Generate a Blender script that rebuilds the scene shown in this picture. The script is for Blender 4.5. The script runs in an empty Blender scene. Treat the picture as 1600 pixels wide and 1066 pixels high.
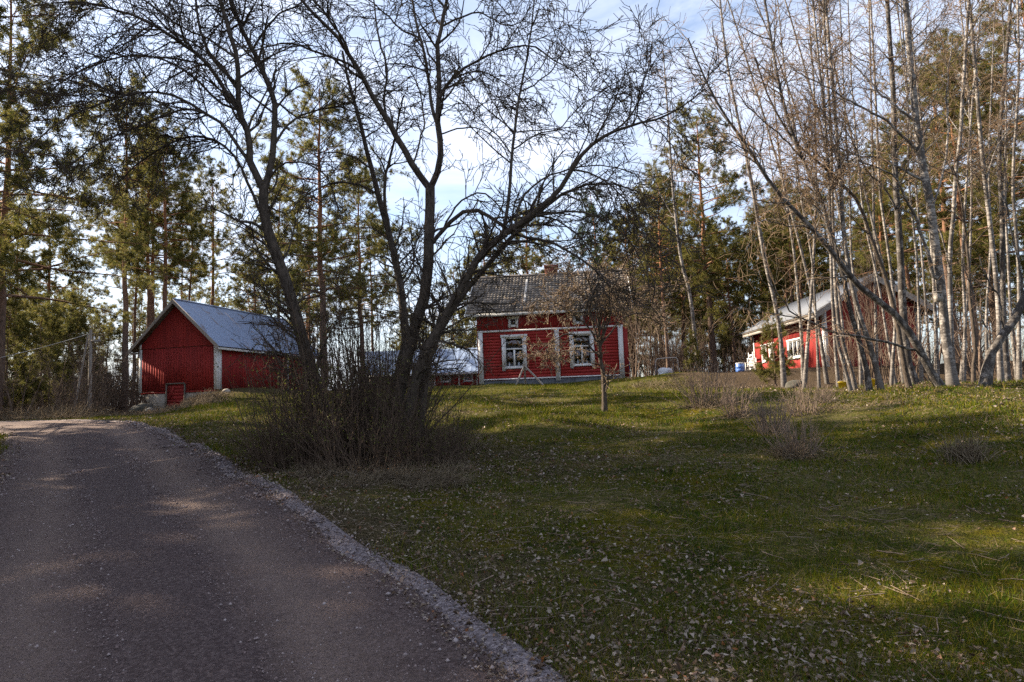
import bpy, math, random
import numpy as np
from mathutils import Vector, Matrix

# ------------------------------------------------------------------ camera, sky, sun, exposure
scene = bpy.context.scene
COL = scene.collection
R = math.radians
CAMZ, FPX, PITCH, ROLL = 1.65, 1066.67, R(5.0), R(2.0)
cd = bpy.data.cameras.new('camera'); cam = bpy.data.objects.new('camera', cd); COL.objects.link(cam)
cd.lens = 24; cd.sensor_width = 36; cd.clip_start = 0.1; cd.clip_end = 3000
c_f = Vector((0, math.cos(PITCH), math.sin(PITCH)))
_u0 = Vector((0, -math.sin(PITCH), math.cos(PITCH))); _r0 = Vector((1, 0, 0))
c_r = math.cos(ROLL)*_r0 - math.sin(ROLL)*_u0
c_u = math.cos(ROLL)*_u0 + math.sin(ROLL)*_r0
cam.matrix_world = Matrix(((c_r.x, c_u.x, -c_f.x, 0), (c_r.y, c_u.y, -c_f.y, 0), (c_r.z, c_u.z, -c_f.z, CAMZ), (0, 0, 0, 1)))
scene.camera = cam

SUN_AZ, SUN_EL = 72.0, 35.0            # degrees left of the view axis, above the horizon
sd = Vector((-math.sin(R(SUN_AZ))*math.cos(R(SUN_EL)), math.cos(R(SUN_AZ))*math.cos(R(SUN_EL)), math.sin(R(SUN_EL))))
world = bpy.data.worlds.new('World'); scene.world = world; world.use_nodes = True
wn, wl = world.node_tree.nodes, world.node_tree.links
wn.clear()
w_out = wn.new('ShaderNodeOutputWorld'); w_bg = wn.new('ShaderNodeBackground')
sky = wn.new('ShaderNodeTexSky'); sky.sky_type = 'NISHITA'; sky.sun_disc = False
sky.sun_elevation = R(SUN_EL); sky.sun_rotation = R(-SUN_AZ); sky.air_density = 1.0; sky.dust_density = 1.5; sky.ozone_density = 1.5
w_bg.inputs['Strength'].default_value = 0.072
# thin high cloud: a wispy noise on the sky dome
g = wn.new('ShaderNodeTexCoord'); mp = wn.new('ShaderNodeMapping'); mp.inputs['Scale'].default_value = (2.2, 3.4, 6.0); mp.inputs['Rotation'].default_value = (0.3, 0.5, 0.7)
n1 = wn.new('ShaderNodeTexNoise'); n1.inputs['Scale'].default_value = 1.5; n1.inputs['Detail'].default_value = 9; n1.inputs['Roughness'].default_value = 0.6; n1.inputs['Distortion'].default_value = 0.6
rp = wn.new('ShaderNodeValToRGB'); rp.color_ramp.elements[0].position = 0.30; rp.color_ramp.elements[1].position = 0.70
mx = wn.new('ShaderNodeMix'); mx.data_type = 'RGBA'; mx.inputs[7].default_value = (4.6, 4.95, 5.9, 1)
ml = wn.new('ShaderNodeMath'); ml.operation = 'MULTIPLY'; ml.inputs[1].default_value = 0.92
wl.new(g.outputs['Generated'], mp.inputs['Vector']); wl.new(mp.outputs['Vector'], n1.inputs['Vector']); wl.new(n1.outputs['Fac'], rp.inputs['Fac'])
wl.new(rp.outputs['Color'], ml.inputs[0]); wl.new(ml.outputs[0], mx.inputs[0]); wl.new(sky.outputs['Color'], mx.inputs[6])
wl.new(mx.outputs[2], w_bg.inputs['Color']); wl.new(w_bg.outputs[0], w_out.inputs['Surface'])
sl = bpy.data.lights.new('sun', 'SUN'); sl.energy = 5.0; sl.angle = R(0.55); sl.color = (1.0, 0.86, 0.66)
so = bpy.data.objects.new('sun', sl); COL.objects.link(so); so.rotation_euler = sd.to_track_quat('Z', 'Y').to_euler(); so.location = (-30, 20, 40)
vs = scene.view_settings; vs.view_transform = 'Standard'; vs.look = 'None'; vs.gamma = 1; vs.use_curve_mapping = False
vs.exposure = 1.85
cy = scene.cycles
cy.max_bounces = 6; cy.diffuse_bounces = 3; cy.glossy_bounces = 2; cy.transmission_bounces = 4; cy.transparent_max_bounces = 8
cy.caustics_reflective = False; cy.caustics_refractive = False
cy.use_denoising = False

# ------------------------------------------------------------------ mesh helpers
class Acc:
    """collects vertices and faces; build() links them as one mesh object"""
    def __init__(s): s.v = []; s.f = []; s.n = 0
    def add(s, V, F):
        V = np.asarray(V, dtype=np.float64).reshape(-1, 3); F = np.asarray(F, dtype=np.int64)
        s.v.append(V); s.f.append(F + s.n); s.n += len(V); return s
    def box(s, x0, x1, y0, y1, z0, z1):
        V = [(x, y, z) for z in (z0, z1) for y in (y0, y1) for x in (x0, x1)]
        return s.add(V, [(0, 2, 3, 1), (4, 5, 7, 6), (0, 1, 5, 4), (2, 6, 7, 3), (0, 4, 6, 2), (1, 3, 7, 5)])
    def hexa(s, a, b):
        """a, b: two quads (4 points each), joined"""
        s.add(list(a)+list(b), [(3, 2, 1, 0), (4, 5, 6, 7), (0, 1, 5, 4), (1, 2, 6, 5), (2, 3, 7, 6), (3, 0, 4, 7)]); return s
    def prism(s, poly, axis, a, b):
        """a polygon in the plane across the axis ('x' or 'y'), extruded from a to b"""
        n = len(poly)
        f = (lambda p, t: (t, p[0], p[1])) if axis == 'x' else (lambda p, t: (p[0], t, p[1]))
        V = [f(p, a) for p in poly]+[f(p, b) for p in poly]
        s.add(V, [(i, (i+1) % n, n+(i+1) % n, n+i) for i in range(n)])
        for base in (0, n):
            for i in range(1, n-1): s.add([V[base], V[base+i], V[base+i+1]], [(0, 1, 2)])
        return s
    def tube(s, pts, rad, k=8, cap=True):
        P = np.array(pts, float)[None]; Rr = np.broadcast_to(np.array(rad, float), (len(pts),))[None]
        V, F = tubes(P, Rr, k); s.add(V, F)
        if cap:
            m = len(pts)
            for e in (0, m-1):
                ring = V[e*k:(e+1)*k]; c = ring.mean(0)
                s.add(np.vstack([ring, c[None]]), [(i, (i+1) % k, k) for i in range(k)])
        return s
    def lathe(s, prof, k=20, c=(0, 0)):
        m = len(prof); V = [(c[0]+r*math.cos(2*math.pi*j/k), c[1]+r*math.sin(2*math.pi*j/k), z) for r, z in prof for j in range(k)]
        s.add(V, [(i*k+j, i*k+(j+1) % k, (i+1)*k+(j+1) % k, (i+1)*k+j) for i in range(m-1) for j in range(k)]); return s
    def mesh(s, name, material, smooth=False):
        me = bpy.data.meshes.new(name)
        V = np.vstack(s.v).astype(np.float32)
        me.vertices.add(len(V)); me.vertices.foreach_set('co', V.ravel())
        tot = [np.full(len(F), F.shape[1]) for F in s.f if len(F)]
        idx = np.concatenate([F.ravel() for F in s.f if len(F)]).astype(np.int32)
        tot = np.concatenate(tot); st = np.concatenate([[0], np.cumsum(tot)[:-1]]).astype(np.int32)
        me.loops.add(len(idx)); me.loops.foreach_set('vertex_index', idx)
        me.polygons.add(len(tot)); me.polygons.foreach_set('loop_start', st)
        if smooth: me.polygons.foreach_set('use_smooth', np.ones(len(tot), bool))
        me.update(calc_edges=True)
        if material: me.materials.append(material)
        return me
    def build(s, name, material, parent=None, smooth=False, kind=None):
        return link(name, s.mesh(name, material, smooth), parent, kind)

def link(name, me, parent=None, kind=None):
    o = bpy.data.objects.new(name, me); COL.objects.link(o)
    if parent is not None: o.parent = parent
    if kind: o['kind'] = kind
    return o
def tag(o, label, cat, group=None, kind=None):
    o['label'] = label; o['category'] = cat
    if group: o['group'] = group
    if kind: o['kind'] = kind
    return o
def thing(name, label, cat, loc=(0, 0, 0), rz=0.0, group=None):
    o = bpy.data.objects.new(name, None); COL.objects.link(o); o.empty_display_size = 0.3
    o.location = loc; o.rotation_euler = (0, 0, rz); return tag(o, label, cat, group)
def copy_thing(src, loc, rz, label, sc=1.0, group=None):
    r = src.copy(); COL.objects.link(r); r.location = loc; r.rotation_euler = (0, 0, rz)
    r.scale = (sc, sc, sc) if not hasattr(sc, '__len__') else sc
    r['label'] = label
    if group: r['group'] = group
    elif 'group' in r: del r['group']
    for ch in src.children:
        c = ch.copy(); COL.objects.link(c); c.parent = r
    return r

def nrm(a): return a/np.maximum(np.linalg.norm(a, axis=-1, keepdims=True), 1e-9)
def tubes(P, Rr, k=4):
    """P (N,m,3), Rr (N,m): N tubes of m rings with k sides"""
    N, m, _ = P.shape
    T = np.empty_like(P); T[:, 1:-1] = P[:, 2:]-P[:, :-2]; T[:, 0] = P[:, 1]-P[:, 0]; T[:, -1] = P[:, -1]-P[:, -2]
    T = nrm(T); mean = nrm(P[:, -1]-P[:, 0])
    ref = np.eye(3)[np.argmin(np.abs(mean), axis=1)][:, None, :]
    A = nrm(np.cross(T, ref)); B = np.cross(T, A)
    an = np.arange(k)*2*np.pi/k
    V = P[:, :, None]+Rr[:, :, None, None]*(A[:, :, None]*np.cos(an)[None, None, :, None]+B[:, :, None]*np.sin(an)[None, None, :, None])
    j = np.arange(k); i = np.arange(m-1)
    q = np.stack(np.broadcast_arrays(i[:, None]*k+j, i[:, None]*k+(j+1) % k, (i[:, None]+1)*k+(j+1) % k, (i[:, None]+1)*k+j), -1).reshape(-1, 4)
    F = (q[None]+(np.arange(N)*m*k)[:, None, None]).reshape(-1, 4)
    return V.reshape(-1, 3), F
def spawn(rng, P, Rr, n, t=(0.2, 1.0), ang=(30, 60), L=0.5, Lfall=0.5, rr=0.6, tip=0.25, m=4, trop=(0, 0, 0), wig=0.12, rmax=9, per_len=False):
    """children of the branches P: n each (or n per metre), tilted from the parent, bent by trop"""
    N, mm, _ = P.shape
    plen = np.linalg.norm(np.diff(P, axis=1), axis=2).sum(1)
    cnt = rng.poisson(plen*n*(t[1]-t[0])) if per_len else np.full(N, n)
    idx = np.repeat(np.arange(N), cnt); K = len(idx)
    tt = rng.uniform(t[0], t[1], K); f = np.minimum(tt*(mm-1), mm-1-1e-6); i = f.astype(int); u = (f-i)[:, None]
    pos = P[idx, i]*(1-u)+P[idx, i+1]*u; tan = nrm(P[idx, i+1]-P[idx, i]); rad = Rr[idx, i]*(1-u[:, 0])+Rr[idx, i+1]*u[:, 0]
    a = np.radians(rng.uniform(ang[0], ang[1], K))[:, None]
    per = nrm(np.cross(tan, rng.normal(size=(K, 3))))
    d = nrm(np.cos(a)*tan+np.sin(a)*per)
    ln = (L if np.isscalar(L) else np.asarray(L)[idx])*rng.uniform(0.55, 1.25, K)*(1-Lfall*tt)
    pts = [pos]; tr = np.asarray(trop, float)
    for s in range(m-1):
        d = nrm(d+tr/(m-1)+wig*rng.normal(size=(K, 3))); pts.append(pts[-1]+d*(ln/(m-1))[:, None])
    r0 = np.minimum(rad*rr, rmax)
    rs = r0[:, None]*np.linspace(1, tip, m)[None]
    return np.stack(pts, 1), np.maximum(rs, 0.0012)
def smooth_path(pts, m):
    """a Catmull-Rom curve through pts (any columns), resampled to m points evenly"""
    p = np.asarray(pts, float); p = np.vstack([2*p[0]-p[1], p, 2*p[-1]-p[-2]]); out = []
    for i in range(1, len(p)-2):
        for t in np.linspace(0, 1, 8, endpoint=False):
            a, b, c, d = p[i-1:i+3]
            out.append(0.5*((2*b)+(c-a)*t+(2*a-5*b+4*c-d)*t*t+(3*b-a-3*c+d)*t**3))
    out.append(p[-2]); out = np.array(out)
    s = np.concatenate([[0], np.cumsum(np.linalg.norm(np.diff(out[:, :3], axis=0), axis=1))])
    q = np.linspace(0, s[-1], m)
    return np.stack([np.interp(q, s, out[:, c]) for c in range(out.shape[1])], 1)
def blades(rng, pos, d, L, W):
    """single-triangle blades"""
    M = len(pos); d = nrm(d); side = nrm(np.cross(d, rng.normal(size=(M, 3))))*(np.broadcast_to(W, (M,))/2)[:, None]
    V = np.stack([pos-side, pos+side, pos+d*np.broadcast_to(L, (M,))[:, None]], 1).reshape(-1, 3)
    return V, np.arange(3*M).reshape(-1, 3)
def lozenges(rng, pos, d, L, W, fold=0.0):
    """four-cornered leaves; fold lifts the sides"""
    M = len(pos); d = nrm(d); side = nrm(np.cross(d, rng.normal(size=(M, 3)))); up = np.cross(side, d)
    L = np.broadcast_to(L, (M,))[:, None]; W = np.broadcast_to(W, (M,))[:, None]
    fo = (fold*W*rng.uniform(-1, 1, (M, 1)))*up
    V = np.stack([pos, pos+d*L*0.5+side*W/2+fo, pos+d*L, pos+d*L*0.5-side*W/2+fo], 1).reshape(-1, 3)
    b = np.arange(M)[:, None]*4
    return V, np.hstack([np.concatenate([b, b]), np.concatenate([b+1, b+2]), np.concatenate([b+2, b+3])])

# ------------------------------------------------------------------ materials
class NT:
    def __init__(s, name):
        s.m = bpy.data.materials.new(name); s.m.use_nodes = True; s.t = s.m.node_tree; s.n = s.t.nodes; s.l = s.t.links
        s.p = s.n['Principled BSDF']; s.out = s.n['Material Output']
        s.tc = s.n.new('ShaderNodeTexCoord')
    def lk(s, a, b): s.l.new(a, b)
    def mapping(s, scale=(1, 1, 1), src=None, rnd=False):
        mp = s.n.new('ShaderNodeMapping'); mp.inputs['Scale'].default_value = scale
        s.lk(src if src is not None else s.tc.outputs['Object'], mp.inputs['Vector'])
        if rnd:
            oi = s.n.new('ShaderNodeObjectInfo'); mu = s.n.new('ShaderNodeMath'); mu.operation = 'MULTIPLY'; mu.inputs[1].default_value = 57.0
            s.lk(oi.outputs['Random'], mu.inputs[0]); s.lk(mu.outputs[0], mp.inputs['Location'])
        return mp.outputs['Vector']
    def noise(s, vec, scale, detail=4, rough=0.55, dist=0.0):
        t = s.n.new('ShaderNodeTexNoise'); t.inputs['Scale'].default_value = scale; t.inputs['Detail'].default_value = detail
        t.inputs['Roughness'].default_value = rough; t.inputs['Distortion'].default_value = dist
        s.lk(vec, t.inputs['Vector']); return t.outputs['Fac']
    def voro(s, vec, scale, feature='F1'):
        t = s.n.new('ShaderNodeTexVoronoi'); t.inputs['Scale'].default_value = scale; t.feature = feature
        s.lk(vec, t.inputs['Vector']); return t
    def ramp(s, fac, stops):
        r = s.n.new('ShaderNodeValToRGB'); e = r.color_ramp.elements
        while len(e) < len(stops): e.new(0.5)
        for el, (p, c) in zip(e, stops):
            el.position = p; el.color = (*c, 1) if len(c) == 3 else c
        s.lk(fac, r.inputs['Fac']); return r.outputs['Color']
    def mix(s, fac, a, b, mode='MIX'):
        m = s.n.new('ShaderNodeMix'); m.data_type = 'RGBA'; m.blend_type = mode
        for k, v in ((0, fac), (6, a), (7, b)):
            if hasattr(v, 'is_linked'): s.lk(v, m.inputs[k])
            else: m.inputs[k].default_value = v if k == 0 else (*v, 1)
        return m.outputs[2]
    def math(s, op, a, b=0.0, c=None):
        m = s.n.new('ShaderNodeMath'); m.operation = op
        for k, v in enumerate((a, b) if c is None else (a, b, c)):
            if hasattr(v, 'is_linked'): s.lk(v, m.inputs[k])
            else: m.inputs[k].default_value = v
        return m.outputs[0]
    def island(s): return s.n.new('ShaderNodeNewGeometry').outputs['Random Per Island']
    def objrand(s): return s.n.new('ShaderNodeObjectInfo').outputs['Random']
    def bump(s, h, strength=0.5, dist=0.02):
        b = s.n.new('ShaderNodeBump'); b.inputs['Strength'].default_value = strength; b.inputs['Distance'].default_value = dist
        s.lk(h, b.inputs['Height']); s.lk(b.outputs['Normal'], s.p.inputs['Normal'])
    def done(s, col, rough=0.8, spec=0.3, metal=0.0):
        if hasattr(col, 'is_linked'): s.lk(col, s.p.inputs['Base Color'])
        else: s.p.inputs['Base Color'].default_value = (*col, 1)
        if hasattr(rough, 'is_linked'): s.lk(rough, s.p.inputs['Roughness'])
        else: s.p.inputs['Roughness'].default_value = rough
        s.p.inputs['Specular IOR Level'].default_value = spec; s.p.inputs['Metallic'].default_value = metal
        return s.m
    def translucent(s, col, fac):
        tr = s.n.new('ShaderNodeBsdfTranslucent'); ms = s.n.new('ShaderNodeMixShader'); ms.inputs[0].default_value = fac
        if hasattr(col, 'is_linked'): s.lk(col, tr.inputs['Color'])
        else: tr.inputs['Color'].default_value = (*col, 1)
        s.lk(s.p.outputs[0], ms.inputs[1]); s.lk(tr.outputs[0], ms.inputs[2]); s.lk(ms.outputs[0], s.out.inputs['Surface'])

def bark(name, a, b, scale=6, stretch=(3, 3, 1), rough=0.9, bmp=0.6):
    t = NT(name); v = t.mapping(stretch); f = t.noise(v, scale, 6, 0.65)
    c = t.ramp(f, [(0.3, a), (0.7, b)]); t.bump(f, bmp, 0.03); return t.done(c, rough, 0.15)
def leafy(name, cols, fac=0.3, rough=0.6, spec=0.2):
    t = NT(name); n = len(cols); c = t.ramp(t.island(), [(i/(n-1), x) for i, x in enumerate(cols)])
    m = t.done(c, rough, spec); t.translucent(c, fac); return m
def paint(name, base, dark, light, stretch=(8, 8, 0.6), rough=0.75, amt=0.12):
    """weathered board paint, grain along the stretched axis, a little tone from board to board"""
    t = NT(name); v = t.mapping(stretch, rnd=True); f = t.noise(v, 6, 6, 0.65)
    c = t.ramp(f, [(0.28, dark), (0.5, base), (0.78, light)])
    c2 = t.mix(t.math('MULTIPLY', t.objrand(), 0.55), c, dark)
    c3 = t.mix(t.math('MULTIPLY', t.island(), 0.3), c2, light)
    wear = t.noise(t.mapping((1, 1, 0.5)), 1.4, 7, 0.7); c3 = t.mix(t.ramp(wear, [(0.5, (0, 0, 0)), (0.75, (0.75, 0.75, 0.75))]), c3, dark)
    t.bump(f, 0.35, 0.01); return t.done(c3, rough, 0.2)
M = {}
M['red_v'] = paint('red_board_paint', (0.26, 0.022, 0.020), (0.13, 0.014, 0.014), (0.34, 0.035, 0.028))
M['red_h'] = paint('red_lap_paint', (0.30, 0.026, 0.022), (0.20, 0.018, 0.017), (0.36, 0.038, 0.03), (0.6, 8, 10), 0.6)
M['white'] = paint('white_trim_paint', (0.74, 0.74, 0.74), (0.42, 0.41, 0.40), (0.82, 0.82, 0.82), (5, 5, 1.2), 0.55)
M['soffit'] = paint('bare_soffit_board', (0.13, 0.11, 0.09), (0.06, 0.05, 0.045), (0.2, 0.17, 0.14), (1, 8, 8), 0.85)
M['greywood'] = paint('grey_weathered_wood', (0.30, 0.27, 0.24), (0.14, 0.12, 0.11), (0.42, 0.38, 0.34), (8, 8, 0.8), 0.85)
def metal_sheet(name, base, rusty, lo, hi, rough=0.45):
    t = NT(name); v = t.mapping((1, 1, 1), rnd=True); f = t.noise(v, 1.1, 7, 0.6, 0.6); f2 = t.noise(v, 9, 5, 0.6)
    c = t.mix(t.ramp(f, [(lo, (0, 0, 0)), (hi, (1, 1, 1))]), base, rusty)
    c = t.mix(t.math('MULTIPLY', f2, 0.35), c, tuple(x*0.7 for x in base)); t.bump(f2, 0.1, 0.01)
    return t.done(c, rough, 0.4, 0.0)
M['tin'] = metal_sheet('barn_roof_metal', (0.21, 0.27, 0.40), (0.12, 0.08, 0.065), 0.56, 0.66)
M['tin2'] = metal_sheet('outbuilding_roof_metal', (0.25, 0.32, 0.46), (0.24, 0.26, 0.32), 0.6, 0.75, 0.4)
M['felt'] = metal_sheet('pale_roofing', (0.13, 0.14, 0.165), (0.08, 0.08, 0.08), 0.55, 0.72, 0.5)
t = NT('clay_roof_tile'); v = t.mapping((1, 1, 1)); f = t.noise(v, 1.3, 5); f2 = t.noise(v, 22, 4)
c = t.ramp(t.island(), [(0, (0.07, 0.056, 0.048)), (0.5, (0.15, 0.12, 0.10)), (1, (0.32, 0.26, 0.205))])  # random tile tones, spread wide so the palest pass for sun glints
c = t.mix(t.math('MULTIPLY', f, 0.5), c, (0.09, 0.085, 0.07)); t.bump(f2, 0.3, 0.01); M['tile'] = t.done(c, 0.55, 0.4)
t = NT('chimney_brick'); v = t.mapping((1, 1, 1)); br = t.n.new('ShaderNodeTexBrick'); br.inputs['Scale'].default_value = 4.0
br.inputs['Color1'].default_value = (0.30, 0.085, 0.05, 1); br.inputs['Color2'].default_value = (0.22, 0.06, 0.04, 1); br.inputs['Mortar'].default_value = (0.25, 0.22, 0.2, 1)
M['brick'] = t.done(t.mix(t.math('MULTIPLY', t.noise(v, 12), 0.5), (0.20, 0.07, 0.05), (0.11, 0.05, 0.04)), 0.85, 0.2)
def stone(name, a, b, sc=5):
    t = NT(name); v = t.mapping((1, 1, 1), rnd=True); f = t.noise(v, sc, 8, 0.65); f2 = t.noise(v, sc*9, 4)
    c = t.ramp(f, [(0.3, a), (0.7, b)]); c = t.mix(t.math('MULTIPLY', t.objrand(), 0.4), c, b); c = t.mix(t.math('MULTIPLY', f2, 0.4), c, a); t.bump(f, 0.5, 0.04); return t.done(c, 0.85, 0.25)
M['granite'] = stone('foundation_granite', (0.045, 0.05, 0.06), (0.14, 0.145, 0.155))
M['concrete'] = stone('old_concrete', (0.22, 0.19, 0.16), (0.34, 0.30, 0.26), 3)
M['rock'] = stone('mossy_boulder', (0.03, 0.032, 0.02), (0.10, 0.09, 0.08), 3)
t = NT('window_glass'); f = t.noise(t.mapping((1, 1, 1)), 1.2, 3); t.bump(f, 0.05, 0.02); M['glass'] = t.done((0.03, 0.035, 0.04), 0.06, 0.6)
M['glass'].node_tree.nodes['Principled BSDF'].inputs['IOR'].default_value = 1.5
M['curtain'] = NT('pale_curtain').done((0.55, 0.55, 0.52), 0.9, 0.1)
M['shade_dark'] = NT('interior_shade').done((0.02, 0.018, 0.016), 0.9, 0.1)  # near-black colour painted in for unlit space behind panes and in the hole
def plastic(name, c, r=0.4):
    t = NT(name); f = t.noise(t.mapping((1, 1, 1)), 7, 5); cc = t.mix(t.math('MULTIPLY', f, 0.5), c, tuple(x*0.55 for x in c)); return t.done(cc, r, 0.4)
M['blue'] = plastic('blue_plastic', (0.03, 0.075, 0.30)); M['blue2'] = plastic('light_blue_plastic', (0.09, 0.20, 0.55)); M['yellow'] = plastic('yellow_plastic', (0.75, 0.55, 0.02))
M['tarp'] = plastic('white_tarpaulin', (0.62, 0.64, 0.68), 0.5); M['steel'] = plastic('galvanised_pipe', (0.42, 0.38, 0.34), 0.45); M['chairwhite'] = plastic('white_chair_paint', (0.75, 0.73, 0.7), 0.5)
M['cable'] = plastic('pale_cable', (0.5, 0.48, 0.46), 0.4)

M['bark_dark'] = bark('grey_brown_bark', (0.028, 0.022, 0.018), (0.115, 0.09, 0.072), 7, (3, 3, 1.2))
M['twig_bush'] = bark('bush_stem_bark', (0.035, 0.024, 0.018), (0.13, 0.088, 0.062), 4, (1, 1, 1), 0.85, 0.1)
M['twig_dark'] = bark('dark_twig_bark', (0.035, 0.026, 0.02), (0.09, 0.066, 0.05), 5, (1, 1, 1), 0.8, 0.1)
M['twig_birch'] = bark('birch_twig_bark', (0.12, 0.078, 0.05), (0.25, 0.175, 0.115), 5, (1, 1, 1), 0.8, 0.1)
M['twig_apple'] = bark('apple_twig_bark', (0.10, 0.072, 0.055), (0.21, 0.155, 0.115), 5, (1, 1, 1), 0.8, 0.1)
M['twig_currant'] = bark('currant_stem_bark', (0.11, 0.08, 0.062), (0.26, 0.19, 0.145), 4, (1, 1, 1), 0.85, 0.1)
M['twig_shrub'] = bark('shrub_stem_bark', (0.06, 0.042, 0.033), (0.19, 0.135, 0.10), 4, (1, 1, 1), 0.8, 0.1)
M['deadwood'] = bark('bare_pine_branch', (0.09, 0.065, 0.05), (0.2, 0.15, 0.115), 4, (1, 1, 1), 0.85, 0.1)
t = NT('pine_bark'); sx = t.n.new('ShaderNodeSeparateXYZ'); t.lk(t.tc.outputs['Object'], sx.inputs[0])
v = t.mapping((4, 4, 1)); f = t.noise(v, 4, 6, 0.65)
lo = t.ramp(f, [(0.3, (0.06, 0.042, 0.033)), (0.7, (0.19, 0.13, 0.10))]); hi = t.ramp(f, [(0.3, (0.13, 0.055, 0.03)), (0.7, (0.33, 0.15, 0.07))])
c = t.mix(t.ramp(t.math('MULTIPLY', sx.outputs['Z'], 0.05), [(0.22, (0, 0, 0)), (0.6, (1, 1, 1))]), lo, hi); t.bump(f, 0.7, 0.04); M['pine_bark'] = t.done(c, 0.9, 0.15)
t = NT('birch_bark'); sx = t.n.new('ShaderNodeSeparateXYZ'); t.lk(t.tc.outputs['Object'], sx.inputs[0])
band = t.noise(t.mapping((2.5, 2.5, 14)), 1.6, 5, 0.7); patch = t.noise(t.mapping((2, 2, 1.3)), 2.2, 6, 0.7); fine = t.noise(t.mapping((6, 6, 40)), 1.5, 3)
c = t.ramp(band, [(0.42, (0.05, 0.043, 0.039)), (0.52, (0.25, 0.225, 0.205)), (0.85, (0.52, 0.49, 0.46))])
c = t.mix(t.ramp(patch, [(0.47, (0, 0, 0)), (0.54, (1, 1, 1))]), c, (0.045, 0.038, 0.034))
low = t.ramp(t.math('ADD', t.math('MULTIPLY', sx.outputs['Z'], 0.5), t.math('MULTIPLY', patch, 0.9)), [(0.42, (1, 1, 1)), (0.85, (0, 0, 0))])
c = t.mix(low, c, (0.07, 0.062, 0.056)); c = t.mix(t.math('MULTIPLY', fine, 0.3), c, (0.25, 0.22, 0.2)); t.bump(band, 0.4, 0.02); M['birch_bark'] = t.done(c, 0.7, 0.2)
t = NT('old_birch_bark'); band = t.noise(t.mapping((3, 3, 9)), 1.8, 6, 0.7); patch = t.noise(t.mapping((2.5, 2.5, 1.6)), 2.6, 7, 0.75)
c = t.ramp(band, [(0.36, (0.05, 0.044, 0.04)), (0.55, (0.20, 0.18, 0.165)), (0.85, (0.46, 0.43, 0.40))]); c = t.mix(t.ramp(patch, [(0.42, (0, 0, 0)), (0.52, (1, 1, 1))]), c, (0.045, 0.038, 0.034)); t.bump(patch, 0.8, 0.04); M['birch_old'] = t.done(c, 0.8, 0.2)
M['needles'] = leafy('pine_needles', [(0.045, 0.06, 0.014), (0.10, 0.105, 0.026), (0.16, 0.14, 0.036), (0.23, 0.185, 0.055)], 0.52)
M['spruce'] = leafy('dark_conifer_needles', [(0.020, 0.040, 0.014), (0.035, 0.06, 0.02), (0.05, 0.075, 0.022)], 0.25)
M['buds'] = leafy('opening_buds', [(0.06, 0.05, 0.02), (0.11, 0.12, 0.025), (0.15, 0.17, 0.03)], 0.35)
M['budbrown'] = leafy('brown_buds', [(0.13, 0.085, 0.04), (0.2, 0.14, 0.06), (0.26, 0.21, 0.1)], 0.2)
M['grass'] = leafy('grass_blades', [(0.028, 0.055, 0.005), (0.045, 0.080, 0.006), (0.085, 0.090, 0.006), (0.13, 0.105, 0.008), (0.17, 0.135, 0.06)], 0.2, 0.9, 0.03)
M['dry'] = leafy('dry_grass', [(0.10, 0.072, 0.045), (0.19, 0.145, 0.10), (0.30, 0.24, 0.165)], 0.2, 0.9, 0.03)
M['leaves'] = leafy('fallen_leaf', [(0.06, 0.038, 0.025), (0.11, 0.075, 0.05), (0.17, 0.125, 0.09), (0.23, 0.18, 0.14), (0.34, 0.285, 0.24), (0.18, 0.065, 0.02)], 0.1, 0.85, 0.08)
M['pebble'] = leafy('road_pebble', [(0.07, 0.046, 0.042), (0.14, 0.096, 0.09), (0.20, 0.145, 0.135), (0.32, 0.265, 0.255)], 0.0, 0.7)
M['pebble2'] = leafy('verge_pebble', [(0.07, 0.052, 0.05), (0.14, 0.105, 0.10), (0.20, 0.155, 0.15), (0.31, 0.26, 0.255)], 0.0, 0.7)

# ------------------------------------------------------------------ terrain
def sst(a, b, x):
    t = np.clip((np.asarray(x, float)-a)/(b-a), 0, 1); return t*t*(3-2*t)
ROADR = np.array([(4.2, -12), (3.0, -6), (1.7, -1), (0.95, 1.6), (0.12, 3.4), (-0.54, 4.7), (-1.42, 6.04), (-2.73, 8.1), (-4.27, 10.4), (-6.45, 13.7), (-9.1, 17.5), (-11.6, 20.6), (-15, 23.8), (-20, 27.2), (-27, 30), (-40, 32.5), (-60, 33)])
ROADR = smooth_path(ROADR, 220)
_tn = nrm(np.gradient(ROADR, axis=0)); ROADN = np.stack([-_tn[:, 1], _tn[:, 0]], 1)     # unit normal towards the road's left
RW = 3.05
ROADC = ROADR+ROADN*RW/2
def road_dist(x, y):
    """distance from the road's centre line"""
    x = np.asarray(x, float); sh = x.shape; q = np.stack([x.ravel(), np.asarray(y, float).ravel()], 1); out = np.full(len(q), 1e3)
    near = (q[:, 0] > -66) & (q[:, 0] < 9) & (q[:, 1] < 40)
    qq = q[near]
    for i in range(0, len(qq), 20000):
        d = np.linalg.norm(qq[i:i+20000, None]-ROADC[None, ::1], axis=2).min(1)
        out[np.flatnonzero(near)[i:i+20000]] = d
    return out.reshape(sh)
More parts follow.
